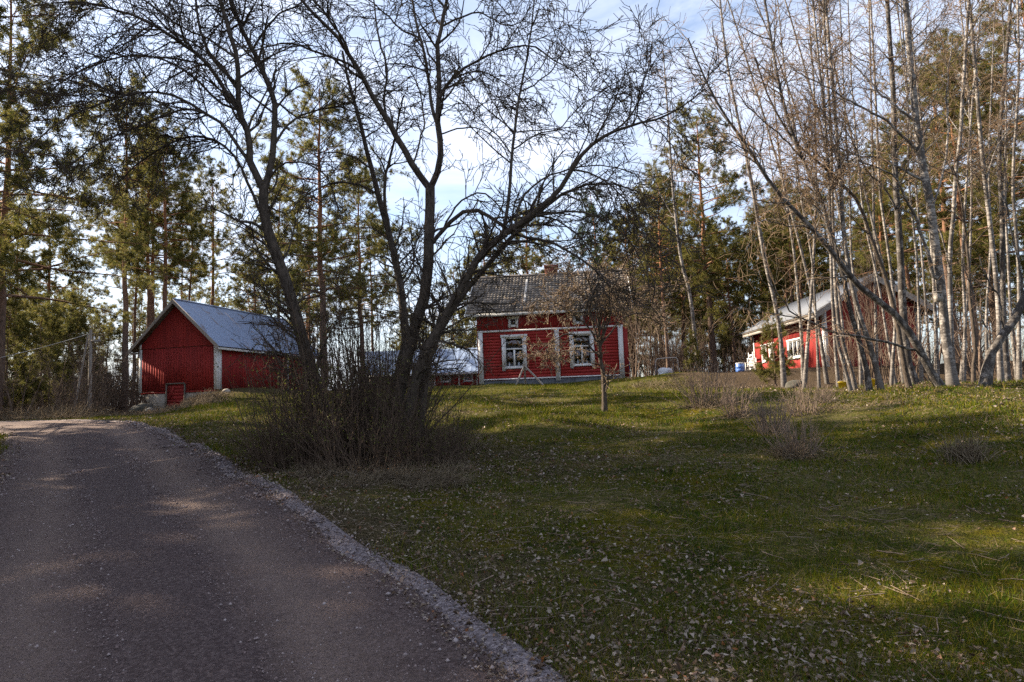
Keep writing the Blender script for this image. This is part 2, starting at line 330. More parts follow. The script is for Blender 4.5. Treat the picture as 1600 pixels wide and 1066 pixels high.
def h(x, y):
    x = np.asarray(x, float); y = np.asarray(y, float)
    zc = np.interp(y, [-40, 0, 10, 20, 30, 36, 40, 50, 80, 600], [-1.5, 0, 0.7, 1.4, 2.1, 2.5, 2.62, 2.25, 2.3, -2])
    zl = np.interp(y, [-40, 0, 10, 20, 24, 40, 80, 600], [-1.5, 0, 0.7, 1.38, 1.5, 1.58, 1.6, -2])
    zr = np.interp(y, [-40, 0, 9, 18, 25, 28.8, 31.5, 45, 80, 600], [-1.5, 0, 0.8, 1.62, 1.70, 1.86, 2.66, 2.9, 2.6, -2])
    wr = sst(3, 9, x); wl_ = sst(0, 3.0, -0.43*y-x)*sst(19, 22, y)
    z = zc*(1-wr)+zr*wr; z = z*(1-wl_)+zl*wl_
    z = z+0.33*np.exp(-((x+14.4)/2.2)**2-((y-36.8)/4.0)**2)
    near = np.exp(-(y/45)**2)
    z = z+near*sst(3, 12, np.hypot(x, y))*sst(-12.5, -7, x+0.0*y)*(0.05*np.sin(0.9*x+0.4*y+1.1)+0.045*np.sin(0.55*y-1.3*x)+0.03*np.sin(2.1*x+1.7*y)+0.03*np.sin(2.7*y-0.6*x))
    return z
def h1(x, y): return float(h(np.array([x]), np.array([y]))[0])
def PX(px, py, Y):
    """the point at depth Y (metres along +y) seen at pixel (px, py) of the 1600x1066 photograph"""
    d = c_f+c_r*((px-800)/FPX)+c_u*((533-py)/FPX); k = Y/d.y
    return np.array((d.x*k, Y, CAMZ+d.z*k))
def AT(px, Y):
    """the ground point at depth Y in the column of pixel px"""
    py = 620.0
    for _ in range(8):
        p = PX(px, py, Y); py += (p[2]-h1(p[0], Y))*FPX/Y
    p[2] = h1(p[0], Y); return p

ax = lambda lo, hi, st: np.arange(lo, hi, st)
gx = np.concatenate([[-900, -500, -300, -200, -140, -100, -80, -66, -56, -48], ax(-42, -22, 1.0), ax(-22, 22, 0.25), ax(22, 40, 1.0), [40, 46, 54, 64, 80, 100, 140, 200, 300, 500, 900]])
gy = np.concatenate([[-300, -100, -50, -25, -14], ax(-8, 2, 0.8), ax(2, 46, 0.25), ax(46, 70, 1.5), [70, 76, 84, 95, 110, 140, 180, 240, 320, 450, 700, 1100]])
GX, GY = np.meshgrid(gx, gy); RD = road_dist(GX, GY)
GZ = h(GX, GY)-0.07*sst(RW/2+0.25, RW/2-0.25, RD)
nx, ny = len(gx), len(gy); ii, jj = np.meshgrid(np.arange(nx-1), np.arange(ny-1)); b0 = (jj*nx+ii).ravel()
a = Acc(); a.add(np.stack([GX, GY, GZ], -1), np.stack([b0, b0+1, b0+nx+1, b0+nx], 1))
t = NT('lawn_and_forest_floor'); vw = t.mapping((1, 1, 1))
big = t.noise(vw, 0.35, 5, 0.6); mid = t.noise(vw, 1.6, 6, 0.65, 0.5); sm = t.noise(vw, 9, 6, 0.7); fin = t.noise(vw, 55, 4, 0.7)
c = t.ramp(mid, [(0.32, (0.020, 0.034, 0.006)), (0.46, (0.042, 0.056, 0.008)), (0.56, (0.105, 0.090, 0.008)), (0.72, (0.17, 0.125, 0.012))])
c = t.mix(t.ramp(big, [(0.44, (0, 0, 0)), (0.58, (0.9, 0.9, 0.9))]), c, t.ramp(sm, [(0.35, (0.055, 0.070, 0.010)), (0.65, (0.19, 0.15, 0.07))]))
c = t.mix(t.ramp(sm, [(0.52, (0, 0, 0)), (0.68, (0.8, 0.8, 0.8))]), c, (0.16, 0.125, 0.08))
floor = t.ramp(fin, [(0.3, (0.05, 0.036, 0.025)), (0.55, (0.11, 0.078, 0.055)), (0.75, (0.19, 0.145, 0.11))])
at = t.n.new('ShaderNodeAttribute'); at.attribute_name = 'floor'
c = t.mix(at.outputs['Fac'], c, floor)
c = t.mix(t.ramp(fin, [(0.42, (0.85, 0.85, 0.85)), (0.58, (0, 0, 0))]), c, (0.016, 0.014, 0.007))
hh = t.math('ADD', t.math('MULTIPLY', sm, 0.7), t.math('MULTIPLY', fin, 0.35)); t.bump(hh, 0.9, 0.06)
M['ground'] = t.done(c, 0.95, 0.0)
ground = a.build('ground', M['ground'], smooth=True, kind='structure')
bare = np.maximum.reduce([sst(40, 44, GY), sst(23.4, 24.3, GY+0.6*np.sin(GX*1.3))*sst(9.0, 12.0, GX)*1.0,
    sst(17.6, 18.3, GY+0.25*np.sin(GX*2.1))*sst(7.5, 9.5, GX), sst(RW/2+1.4, RW/2+0.2, RD)*0.75,
    sst(-9.5, -11, GX+0.25*GY)*sst(7, 9, -GX)*0.0, 1-sst(-22, -20, GX), sst(28.6, 29.4, GY)*(1-sst(31.4, 32.2, GY))*sst(6.5, 8, GX),
    0.8*np.exp(-(((GX+2.0)/3.2)**2+((GY-10.6)/1.6)**2)**1.5), 0.55*sst(-9, -12, GX)*sst(16, 22, GY)])
at_ = ground.data.attributes.new('floor', 'FLOAT', 'POINT'); at_.data.foreach_set('value', np.clip(bare, 0, 1).astype(np.float32).ravel())

# the gravel road: one strip with wheel ruts, and the pale loose gravel along its edge
def strip(offs, lift, name, mname):
    n = len(ROADR); a = Acc(); V = []
    for k, (o, dz) in enumerate(offs):
        q = ROADR+ROADN*o; wob = 0.05*np.sin(np.arange(n)*0.9+k)*(k in (0, len(offs)-1))+(0.02*np.sin(np.arange(n)*0.53+1)+0.03*np.sin(np.arange(n)*1.37))*(name == 'gravel_verge')
        q = q+ROADN*wob[:, None]; V.append(np.stack([q[:, 0], q[:, 1], h(q[:, 0], q[:, 1])+lift+dz], 1))
    m = len(offs); V = np.stack(V, 1).reshape(-1, 3); i, j = np.meshgrid(np.arange(n-1), np.arange(m-1), indexing='ij'); b = (i*m+j).ravel()
    F = np.stack([b, b+m, b+m+1, b+1], 1); a.add(V, F[:, ::-1])
    o = a.build(name, mname, smooth=True, kind='structure')
    u = np.tile(np.array([x for x, _ in offs]), n).astype(np.float32)
    A = o.data.attributes.new('across', 'FLOAT', 'POINT'); A.data.foreach_set('value', u); return o
t = NT('packed_gravel'); vw = t.mapping((1, 1, 1)); at = t.n.new('ShaderNodeAttribute'); at.attribute_name = 'across'
mid = t.noise(vw, 1.2, 5, 0.6, 0.4); sp = t.voro(vw, 55); sp2 = t.voro(vw, 130); fin = t.noise(vw, 90, 3, 0.7)
wob = t.math('ADD', at.outputs['Fac'], t.math('MULTIPLY', t.math('SUBTRACT', mid, 0.5), 0.7))
tracks = t.ramp(t.math('DIVIDE', wob, 3.05), [(0.0, (0.45, 0.45, 0.45)), (0.10, (0.15, 0.15, 0.15)), (0.26, (1, 1, 1)), (0.40, (0.0, 0.0, 0.0)), (0.62, (0.05, 0.05, 0.05)), (0.76, (0.9, 0.9, 0.9)), (0.92, (0.3, 0.3, 0.3))])
c = t.mix(tracks, (0.062, 0.038, 0.035), (0.235, 0.165, 0.128))
c = t.mix(t.ramp(sp.outputs['Color'], [(0.35, (0, 0, 0)), (0.9, (0.6, 0.6, 0.6))]), c, (0.26, 0.19, 0.175))
c = t.mix(t.ramp(sp2.outputs['Color'], [(0.4, (0, 0, 0)), (0.8, (0.65, 0.65, 0.65))]), c, (0.055, 0.04, 0.042))
c = t.mix(t.math('MULTIPLY', mid, 0.4), c, (0.12, 0.085, 0.08))
hh = t.math('ADD', t.math('MULTIPLY', sp.outputs['Distance'], -0.6), t.math('MULTIPLY', fin, 0.6)); t.bump(hh, 1.0, 0.035); M['gravel'] = t.done(c, 0.9, 0.2)
strip([(-0.12, -0.03), (0.0, 0.0), (0.35, 0.014), (0.7, -0.018), (1.0, -0.014), (1.35, 0.03), (1.7, 0.035), (2.05, -0.008), (2.4, -0.02), (2.75, 0.0), (3.0, 0.01), (3.2, -0.04)], 0.0, 'gravel_road', M['gravel'])
t = NT('loose_pale_gravel'); vw = t.mapping((1, 1, 1)); sp = t.voro(vw, 48); fin = t.noise(vw, 90, 3)
c = t.ramp(sp.outputs['Color'], [(0.1, (0.09, 0.072, 0.075)), (0.5, (0.17, 0.14, 0.145)), (0.9, (0.30, 0.255, 0.26))]); c = t.mix(t.math('MULTIPLY', fin, 0.3), c, (0.1, 0.08, 0.08))
t.bump(t.math('MULTIPLY', sp.outputs['Distance'], -1.0), 0.9, 0.02); M['verge'] = t.done(c, 0.9, 0.2)
strip([(-0.13, -0.03), (-0.06, 0.018), (0.02, 0.028), (0.09, 0.012), (0.14, -0.02)], 0.0, 'gravel_verge', M['verge'])

# ------------------------------------------------------------------ buildings
t = NT('thin_glass'); tr = t.n.new('ShaderNodeBsdfTransparent'); gl = t.n.new('ShaderNodeBsdfGlossy'); gl.inputs['Roughness'].default_value = 0.03
fr = t.n.new('ShaderNodeFresnel'); fr.inputs['IOR'].default_value = 1.9; ms = t.n.new('ShaderNodeMixShader'); tr.inputs['Color'].default_value = (0.8, 0.82, 0.82, 1)
t.bump(t.noise(t.mapping((1, 1, 1)), 2.0, 2), 0.04, 0.02); t.lk(t.p.inputs['Normal'].links[0].from_socket, gl.inputs['Normal'])
t.lk(fr.outputs[0], ms.inputs[0]); t.lk(tr.outputs[0], ms.inputs[1]); t.lk(gl.outputs[0], ms.inputs[2]); t.lk(ms.outputs[0], t.out.inputs['Surface']); M['pane'] = t.m
def window(par, x0, x1, z0, z1, cols, rows, y=0.0, case=0.13, sash=0.05, muntin=0.045, legs=0.1, curtain=None, loc=None, rz=0.0, transom=None, mtl='white'):
    """a window in the local x-z plane, outside towards -y: casing (the part) > sash, panes, sill, curtain"""
    a = Acc(); q = 0.045
    a.box(x0, x0+case, y-q, y+0.02, z0-legs, z1-case-0.002); a.box(x1-case, x1, y-q, y+0.02, z0-legs, z1-case-0.002)
    a.box(x0-0.06, x1+0.06, y-q-0.012, y+0.02, z1-case, z1)
    w = a.build('window', M[mtl], par)
    if loc is not None: w.location = loc; w.rotation_euler = (0, 0, rz)
    sx0, sx1, sz0, sz1 = x0+case+0.003, x1-case-0.003, z0+0.10, z1-case-0.003
    b = Acc(); b.box(x0+case+0.004, x1-case-0.004, y-q-0.03, y+0.02, z0, z0+0.095); b.build('sill', M[mtl], w)
    s = Acc(); yb = y-0.015
    s.box(sx0, sx0+sash, yb, y+0.015, sz0, sz1); s.box(sx1-sash, sx1, yb, y+0.015, sz0, sz1)
    s.box(sx0+sash, sx1-sash, yb, y+0.015, sz0, sz0+sash); s.box(sx0+sash, sx1-sash, yb, y+0.015, sz1-sash, sz1)
    ix0, ix1, iz0, iz1 = sx0+sash, sx1-sash, sz0+sash, sz1-sash; cells = []
    if transom:
        zt = iz0+(iz1-iz0)*transom
        s.box(ix0, ix1, yb-0.01, y+0.014, zt-0.04, zt+0.04); xm = (ix0+ix1)/2; s.box(xm-0.05, xm+0.05, yb-0.005, y+0.014, iz0, zt-0.04)
        cells = [(ix0, xm-0.05, iz0, zt-0.04), (xm+0.05, ix1, iz0, zt-0.04), (ix0, ix1, zt+0.04, iz1)]
    else:
        cw, rh = (ix1-ix0)/cols, (iz1-iz0)/rows; hm = muntin/2
        for i in range(1, cols): s.box(ix0+i*cw-hm, ix0+i*cw+hm, yb, y+0.014, iz0, iz1)
        for k in range(1, rows):
            for i in range(cols): s.box(ix0+i*cw+(hm if i else 0), ix0+(i+1)*cw-(hm if i < cols-1 else 0), yb+0.001, y+0.013, iz0+k*rh-hm, iz0+k*rh+hm)
        for i in range(cols):
            for k in range(rows): cells.append((ix0+i*cw+(hm if i else 0), ix0+(i+1)*cw-(hm if i < cols-1 else 0), iz0+k*rh+(hm if k else 0), iz0+(k+1)*rh-(hm if k < rows-1 else 0)))
    s.build('sash', M[mtl], w)
    for (p0, p1, r0, r1) in cells:
        g = Acc(); g.box(p0, p1, y-0.004, y+0.002, r0, r1); g.build('pane', M['pane'], w)
    d = Acc(); d.box(sx0+0.01, sx1-0.01, y+0.115, y+0.118, sz0+0.01, sz1-0.01); d.build('shade_panel', M['shade_dark'], w)  # dark panel stands in for the unlit room; the wall has no opening
    if curtain:
        cu = Acc(); n = 14
        for (f0, f1) in curtain:
            xs = np.linspace(sx0+(sx1-sx0)*f0, sx0+(sx1-sx0)*f1, n); V = [(x, y+0.07+0.018*math.sin(k*1.9), z) for z in (sz0+0.02, sz1-0.02) for k, x in enumerate(xs)]
            cu.add(V, [(k, k+1, n+k+1, n+k) for k in range(n-1)])
        cu.build('curtain', M['curtain'], w)
    return w

# ---- the dwelling house
hp = PX(749, 596, 38.0)
house = thing('dwelling_house', 'red weatherboarded house with grey tiled roof and white trimmed windows across the lawn', 'house', tuple(hp), R(-6))
W, D, EV = 8.0, 6.4, 3.62
rng = np.random.default_rng(5)
TAN = math.tan(R(35)); ey = -0.45; ez = EV+0.02; ry = D/2; rz_ = ez+(ry-ey)*TAN
a = Acc(); a.prism([(0.03, 0.0), (D, 0.0), (D, ez+0.35-0.1), (ry, ez+0.35-0.1+(D/2)*TAN), (0.03, ez+0.35-0.1)], 'x', 0.02, W-0.02)
a.build('wall', M['red_h'], house)
wins = [(1.32, 2.70), (5.08, 6.42)]
XP = [(0.0, 0.26), (4.27, 4.52), (7.74, 8.0)]     # white pilasters
zz = 0.10
while zz < 2.66:
    hh_ = min(0.168, 2.70-zz)
    segs = [(0.262, 4.268), (4.522, 7.738)]
    if 0.55 < zz+hh_*0.5 < 2.45:
        segs = [(0.262, 1.33), (2.69, 4.268), (4.522, 5.09), (6.41, 7.738)]
    for (s0, s1) in segs:
        b = Acc(); o1 = rng.uniform(0, 0.006); g_ = 0.004
        b.hexa([(s0, -0.012-o1*0.5, zz+g_), (s1, -0.012-o1*0.5, zz+g_), (s1, 0.03, zz+g_), (s0, 0.03, zz+g_)],
               [(s0, 0.004, zz+hh_+0.01), (s1, 0.004, zz+hh_+0.01), (s1, 0.03, zz+hh_+0.01), (s0, 0.03, zz+hh_+0.01)])
        b.build('lap_board', M['red_h'], house)
    zz += 0.168
b = Acc(); x = 0.0
while x < W-0.01:
    w_ = min(0.115, W-x); gap = any(p0-0.02 < x+w_/2 < p1+0.02 for p0, p1 in ((1.72, 2.28), (5.32, 5.88)))
    off = rng.uniform(0, 0.006); z1 = EV+0.3
    for (za, zb) in (((2.80, 2.98), (3.5, z1)) if gap else ((2.80, z1),)): b.box(x+0.003, x+w_-0.003, -0.018-off, 0.03, za, zb)
    x += 0.115
b.build('upper_boarding', M['red_v'], house, kind='stuff')
a = Acc(); a.box(-0.03, W+0.03, -0.05, 0.03, 2.70, 2.795); a.build('white_band', M['white'], house)
for (x0, x1) in XP:
    a = Acc(); zb = -0.16 if x1 > 7 or x0 == 0 else -0.12; a.box(x0, x1, -0.055, 0.02, zb, 2.698); a.build('pilaster', M['white'], house)
    if x0 == 0: b = Acc(); b.box(-0.045, -0.003, -0.04, 0.22, -0.1, EV+0.28); b.build('corner_board', M['red_v'], house)
    if x1 > 7: b = Acc(); b.box(W+0.003, W+0.26, -0.02, 0.02, -0.1, 2.69); b.box(W+0.003, W+0.05, 0.02, 0.22, -0.1, EV+0.25); b.build('corner_board', M['red_v'], house)
for (x0, x1) in ((0.262, 4.268), (4.522, 7.738)):
    a = Acc(); a.box(x0, x1, -0.06, 0.03, 0.03, 0.095); a.build('base_strip', M['white'], house)
window(house, 1.32, 2.70, 0.62, 2.52, 2, 2, y=-0.03, case=0.17, transom=0.62, curtain=[(0.52, 0.98), (0.02, 0.2)])
window(house, 5.08, 6.42, 0.62, 2.52, 2, 2, y=-0.03, case=0.17, transom=0.62, curtain=[(0.02, 0.98)])
window(house, 1.72, 2.28, 2.94, 3.54, 1, 1, y=-0.03, case=0.12, sash=0.03, legs=0.05)
window(house, 5.32, 5.88, 2.94, 3.54, 1, 1, y=-0.03, case=0.12, sash=0.03, legs=0.05)
x = 0.05
for k, w_ in enumerate([1.15, 0.9, 1.3, 0.8, 1.1, 1.25, 1.05, 0.75]):
    if x >= W-0.1: break
    x1 = min(x+w_, W-0.03); b = Acc(); r = lambda: rng.uniform(-0.03, 0.03)
    b.hexa([(x+0.015, -0.05+r(), -1.2), (x1-0.015, -0.05+r(), -1.2), (x1-0.015, 0.3, -1.2), (x+0.015, 0.3, -1.2)],
           [(x+0.015, -0.02+r()*0.5, 0.0+r()*0.5), (x1-0.015, -0.02+r()*0.5, 0.0+r()*0.5), (x1-0.015, 0.3, 0.0), (x+0.015, 0.3, 0.0)])
    b.build('foundation_stone', M['concrete'] if x > 6.1 and k % 2 else M['granite'], house); x = x1
a = Acc(); a.box(0.06, W-0.06, 0.05, D, -1.2, 0.0); a.build('foundation', M['granite'], house)
# roof: two slabs, tiles on the front slope, verge and eave boards
OV = 0.56; TH = 0.09
def slope_slab(y0, z0, y1, z1, th, x0, x1):
    a = Acc(); n = np.array([-(z1-z0), (y1-y0)])/math.hypot(y1-y0, z1-z0)*th
    a.prism([(y0, z0), (y1, z1), (y1+n[0], z1+n[1]), (y0+n[0], z0+n[1])], 'x', x0, x1); return a
slope_slab(ey, ez, ry, rz_, TH, -OV, W+OV).build('roof', M['soffit'], house)
slope_slab(ry+0.002, rz_, D+0.45, ez, -TH*0+0.09, -OV, W+OV).build('roof', M['tile'], house)
sl_len = math.hypot(ry-ey, rz_-ez); ca, sa = math.cos(R(35)), math.sin(R(35)); nrow = 15; ncol = 46
V = []; F = []; tw = (W+2*OV)/ncol; th_ = sl_len/nrow
b = Acc()
for r_ in range(nrow):
    for c_ in range(ncol):
        x0 = -OV+c_*tw; s0 = r_*th_-0.02; s1 = (r_+1)*th_+0.03; xs = np.linspace(0, 1, 5)
        jit = rng.normal(0, 0.006); jz = rng.normal(0, 0.004)
        arch = 0.042*np.sin(np.pi*np.clip(xs*1.25, 0, 1))
        pts = []
        for s_, lift in ((s0+jit, 0.095), (s1, 0.012)):
            for q, u in enumerate(xs):
                l_ = TH+lift+arch[q]+jz; yy = ey+s_*ca-l_*sa; z_ = ez+s_*sa+l_*ca; pts.append((x0+u*tw*0.985, yy, z_))
        for q, u in enumerate(xs):
            l_ = TH+0.012; s_ = s0+jit; pts.append((x0+u*tw*0.985, ey+s_*ca-l_*sa, ez+s_*sa+l_*ca))
        b.add(pts, [(q, q+1, 5+q+1, 5+q) for q in range(4)]+[(10+q, 10+q+1, q+1, q) for q in range(4)])
b.build('roof_tiles', M['tile'], house, kind='stuff')
b = Acc(); b.tube([(-OV, ry, rz_+0.16), (W+OV, ry, rz_+0.16)], [0.12, 0.12], 8); b.build('ridge_cap', M['tile'], house)
b = Acc(); b.box(-OV, W+OV, ey-0.05, ey-0.01, ez-0.10, ez+0.09); b.build('eave_board', M['white'], house)
for xb in (-OV-0.035, W+OV):
    a = Acc(); n = np.array([-sa, ca])
    a.prism([(ey-0.02, ez-0.12), (ry, rz_-0.1), (ry, rz_+0.30), (ey-0.09, ez+0.16)], 'x', xb, xb+0.033)
    a.prism([(ry+0.002, rz_-0.1), (D+0.45, ez-0.1), (D+0.45, ez+0.15), (ry+0.002, rz_+0.28)], 'x', xb, xb+0.033); a.build('verge_board', M['white'], house)
a = Acc(); a.box(3.72, 4.47, ry-0.1, ry+0.65, rz_-0.4, rz_+0.62); a.box(3.67, 4.52, ry-0.15, ry+0.7, rz_+0.622, rz_+0.75)
ch = a.build('chimney', M['brick'], house)
b = Acc()
for k in range(9):
    for q in range(3): b.box(3.715+q*0.255+(k % 2)*0.04, 3.715+q*0.255+(k % 2)*0.04+0.21, ry-0.112, ry-0.101, rz_-0.38+k*0.112, rz_-0.38+k*0.112+0.095)
b.build('bricks', M['brick'], ch, kind='stuff')
b = Acc()
for dx in (0, 0.06):
    b.tube([(2.62+dx, ey+1.0*ca*1-0.22*sa, ez+1.0*sa+0.22*ca), (2.62+dx, ey+3.9*ca-0.22*sa, ez+3.9*sa+0.22*ca)], [0.014]*2, 6)
for k in range(9): s_ = 1.15+k*0.32; b.box(2.61, 2.69, ey+s_*ca-0.23*sa-0.012, ey+s_*ca-0.23*sa+0.012, ez+s_*sa+0.21*ca, ez+s_*sa+0.235*ca)
b.build('roof_ladder', M['white'], house)

# ---- the barn
ubarn = np.array([math.cos(R(-14)), math.sin(R(-14)), 0]); bw, bl = 4.85, 9.6
bp = PX(341, 607.5, 35.4)-ubarn*bw
barn = thing('barn', 'red boarded barn with blue grey metal roof beside the gravel road', 'barn', tuple(bp), R(-14))
bt = math.tan(R(43)); be = 2.42; ap = be+bw/2*bt
a = Acc(); a.prism([(0.04, 0.0), (bw-0.04, 0.0), (bw-0.04, be-0.02), (bw/2, ap-0.05), (0.04, be-0.02)], 'y', 0.04, bl); a.build('wall', M['soffit'], barn)
x = 0.0; xe = 0.165
while x < bw-0.02:
    w_ = min(xe*rng.uniform(0.85, 1.15), bw-x); off = rng.uniform(0, 0.012); z0 = rng.uniform(-0.03, 0.02)
    if 1.70 < x+w_/2 < 2.92: z0 = 0.34
    b = Acc(); b.box(x+0.005, x+w_-0.005, -0.03-off, 0.03, z0, 2.26); b.build('board', M['red_v'], barn)
    top = lambda q: be+min(q, bw-q)*bt-0.03
    b = Acc(); o2 = off+0.02
    if x < bw/2 < x+w_:
        poly = [(x+0.005, 2.29), (x+w_-0.005, 2.29), (x+w_-0.005, top(x+w_-0.005)), (bw/2, top(bw/2)), (x+0.005, top(x+0.005))]
    else: poly = [(x+0.005, 2.29), (x+w_-0.005, 2.29), (x+w_-0.005, top(x+w_-0.005)), (x+0.005, top(x+0.005))]
    b.prism(poly, 'y', -0.055-off, 0.0); b.build('board', M['red_v'], barn)
    x += w_
y = 0.02
while y < bl-0.02:
    w_ = min(xe*rng.uniform(0.85, 1.15), bl-y); off = rng.uniform(0, 0.012)
    b = Acc(); b.box(bw-0.02, bw+0.03+off, y+0.005, y+w_-0.005, rng.uniform(-0.04, 0.03), be-0.02); b.build('board', M['red_v'], barn); y += w_
for (x0, x1, y0, y1, z0, z1) in ((-0.03, 0.16, -0.062, -0.045, -0.05, 2.26), (-0.03, 0.14, -0.09, -0.07, 2.28, 2.62), (bw-0.21, bw+0.05, -0.075, -0.05, -0.02, be+0.1), (bw+0.046, bw+0.068, -0.05, 0.19, -0.03, be)):
    a = Acc(); a.box(x0, x1, y0, y1, z0, z1); a.build('corner_board', M['white'], barn)
a = Acc(); a.box(bw+0.045, bw+0.065, 6.3, 6.45, -0.02, be); a.build('corner_board', M['white'], barn)
for (q0, q1) in ((0.1, 1.70), (2.82, bw-0.1)): a = Acc(); a.box(q0, q1, -0.02, 0.05, -0.13, -0.035); a.build('sill_beam', M['red_h'], barn)
a = Acc(); a.hexa([(0.75, -0.0, -1.4), (1.70, -0.0, -1.4), (1.70, 0.3, -1.4), (0.75, 0.3, -1.4)], [(0.32, 0.0, -0.132), (1.70, 0.0, -0.132), (1.70, 0.3, -0.132), (0.32, 0.3, -0.132)]); a.build('foundation', M['concrete'], barn)
a = Acc(); a.box(2.82, bw-0.1, 0.0, 0.3, -1.4, -0.132); a.build('foundation', M['concrete'], barn)
a = Acc(); a.box(0.2, bw-0.1, 0.35, bl, -1.4, -0.01); a.build('foundation', M['rock'], barn)
a = Acc(); a.box(1.68, 2.84, 0.031, 0.05, -1.3, 0.34); door = a.build('door', M['red_h'], barn)
for k in range(8): a = Acc(); a.box(1.73, 2.79, -0.010, 0.03, -1.2+k*0.18, -1.2+k*0.18+0.178); a.build('board', M['red_v'], door)
a = Acc(); a.hexa([(1.80, -0.045, -0.45), (1.92, -0.045, -0.45), (1.92, -0.021, -0.45), (1.80, -0.021, -0.45)], [(2.08, -0.045, 0.2), (2.2, -0.045, 0.2), (2.2, -0.021, 0.2), (2.08, -0.021, 0.2)]); a.build('brace', M['red_v'], door)
a = Acc(); a.box(1.66, 1.725, -0.05, 0.03, -1.3, 0.33); a.box(2.795, 2.86, -0.05, 0.03, -1.3, 0.33); a.box(1.66, 2.86, -0.06, 0.03, 0.332, 0.4); a.build('door_frame', M['soffit'], barn)
ov = 0.3; fo = 0.45; rl = bl+fo+0.4; slen = (bw/2+ov)/math.cos(R(43))
for sgn in (1, -1):
    # a deck of bare boards under the metal
    xe0 = bw/2+sgn*(bw/2+ov); ze0 = be-ov*bt
    n = np.array([sgn*math.sin(R(43)), math.cos(R(43))])*0.05
    pl = [(bw/2, ap), (xe0, ze0), (xe0+n[0], ze0+n[1]), (bw/2, ap+0.05/math.cos(R(43)))]
    a = Acc(); a.prism(pl, 'y', -fo, rl-fo); a.build('roof_deck', M['soffit'], barn)
    ns = 11; sw = rl/ns; m = 15
    ys = np.linspace(0, sw*1.0, m); hgt = 0.008+0.012*(np.arange(m) % 2)
    base = []
    for s_ in (0.0, slen+0.06):
        for q in range(m):
            l_ = 0.075+hgt[q]; base.append((bw/2+sgn*(s_*math.cos(R(43))+l_*math.sin(R(43))), ys[q], ap-s_*math.sin(R(43))+l_*math.cos(R(43))))
    shm = Acc(); shm.add(base, [(q, q+1, m+q+1, m+q) for q in range(m-1)]); sm_ = shm.mesh('roof_sheet', M['tin'])
    for k in range(ns):
        o = link('roof_sheet', sm_, barn); o.location = (0, -fo+k*sw, rng.uniform(0, 0.012))
    a = Acc(); pl = [(bw/2, ap-0.10), (xe0, ze0-0.10), (xe0+n[0]*2.2, ze0+n[1]*1.2), (bw/2, ap+0.12)]
    a.prism(pl, 'y', -fo-0.035, -fo-0.002); a.build('barge_board', M['greywood'], barn)
    a = Acc(); a.box(xe0-0.02, xe0+0.02, -fo, rl-fo, ze0-0.13, ze0-0.01) if sgn > 0 else a.box(xe0-0.02, xe0+0.02, -fo, rl-fo, ze0-0.1, ze0-0.01); a.build('eave_board', M['white'] if sgn > 0 else M['greywood'], barn)
a = Acc(); a.tube([(bw/2, -fo, ap+0.13), (bw/2, rl-fo, ap+0.13)], [0.06, 0.06], 6); a.build('ridge_cap', M['tin'], barn)

# ---- the low outbuilding behind the house
ob = thing('outbuilding', 'low red outbuilding with pale blue metal roof and small paned windows left of the house', 'shed', (-11.0, 50.0, 1.9))
Lo = 12.0
a = Acc(); a.prism([(0.02, 0), (4.4, 0), (4.4, 2.2), (2.2, 3.72), (0.02, 2.2)], 'x', 0.02, Lo); a.build('wall', M['red_v'], ob)
bx = np.arange(0, Lo, 0.16)
for x in bx:
    wl2 = 0.152; mm_ = 'red_v' if x > 5.15 else 'greywood'
    inw = any(p0-0.1 < x+0.08 < p1+0.1 for p0, p1 in ((5.66, 6.4), (7.35, 8.05)))
    if inw:
        b = Acc(); b.box(x, x+wl2, -0.02, 0.02, 0.95, 1.3); b.build('board', M['red_v'], ob)
    else:
        b = Acc(); b.box(x, x+wl2, -0.02-rng.uniform(0, 0.008), 0.02, 0.95, 2.2); b.build('board', M[mm_], ob)
a = Acc()
for x in bx: a.box(x+0.004, x+0.148, -0.03-rng.uniform(0, 0.01), 0.02, -0.4, 0.948)
a.build('lower_boarding', M['greywood'], ob, kind='stuff')
window(ob, 5.66, 6.42, 1.25, 2.06, 3, 3, y=-0.02, case=0.1, sash=0.035, muntin=0.035, legs=0.04)
window(ob, 7.33, 8.07, 1.25, 2.06, 3, 3, y=-0.02, case=0.1, sash=0.035, muntin=0.035, legs=0.04)
for x in (5.2, 6.98, 8.3, 8.85): a = Acc(); a.box(x, x+0.1, -0.055, -0.03, 0.8, 2.2); a.build('trim_board', M['white'], ob)
for k in range(12):
    x0 = -0.3+k*1.03; m = 9; xs = np.linspace(0, 1.03, m); V = []
    for (yy, z_) in ((-0.5, 2.2-0.33), (2.2, 3.8)):
        for q in range(m): V.append((x0+xs[q], yy, z_+0.09+0.03*(q % 4 == 0)))
    b = Acc(); b.add(V, [(q, q+1, m+q+1, m+q) for q in range(m-1)]); b.build('roof_sheet', M['tin2'], ob)
a = Acc(); a.prism([(2.22, 3.72), (4.9, 1.9), (4.9, 1.98), (2.22, 3.84)], 'x', -0.3, 12.06); a.prism([(-0.5, 1.84), (2.2, 3.72), (2.2, 3.78), (-0.5, 1.92)], 'x', -0.3, 12.06); a.build('roof_deck', M['soffit'], ob)
a = Acc(); a.box(-0.3, 12.06, -0.53, -0.505, 1.78, 1.93); a.build('eave_board', M['white'], ob)

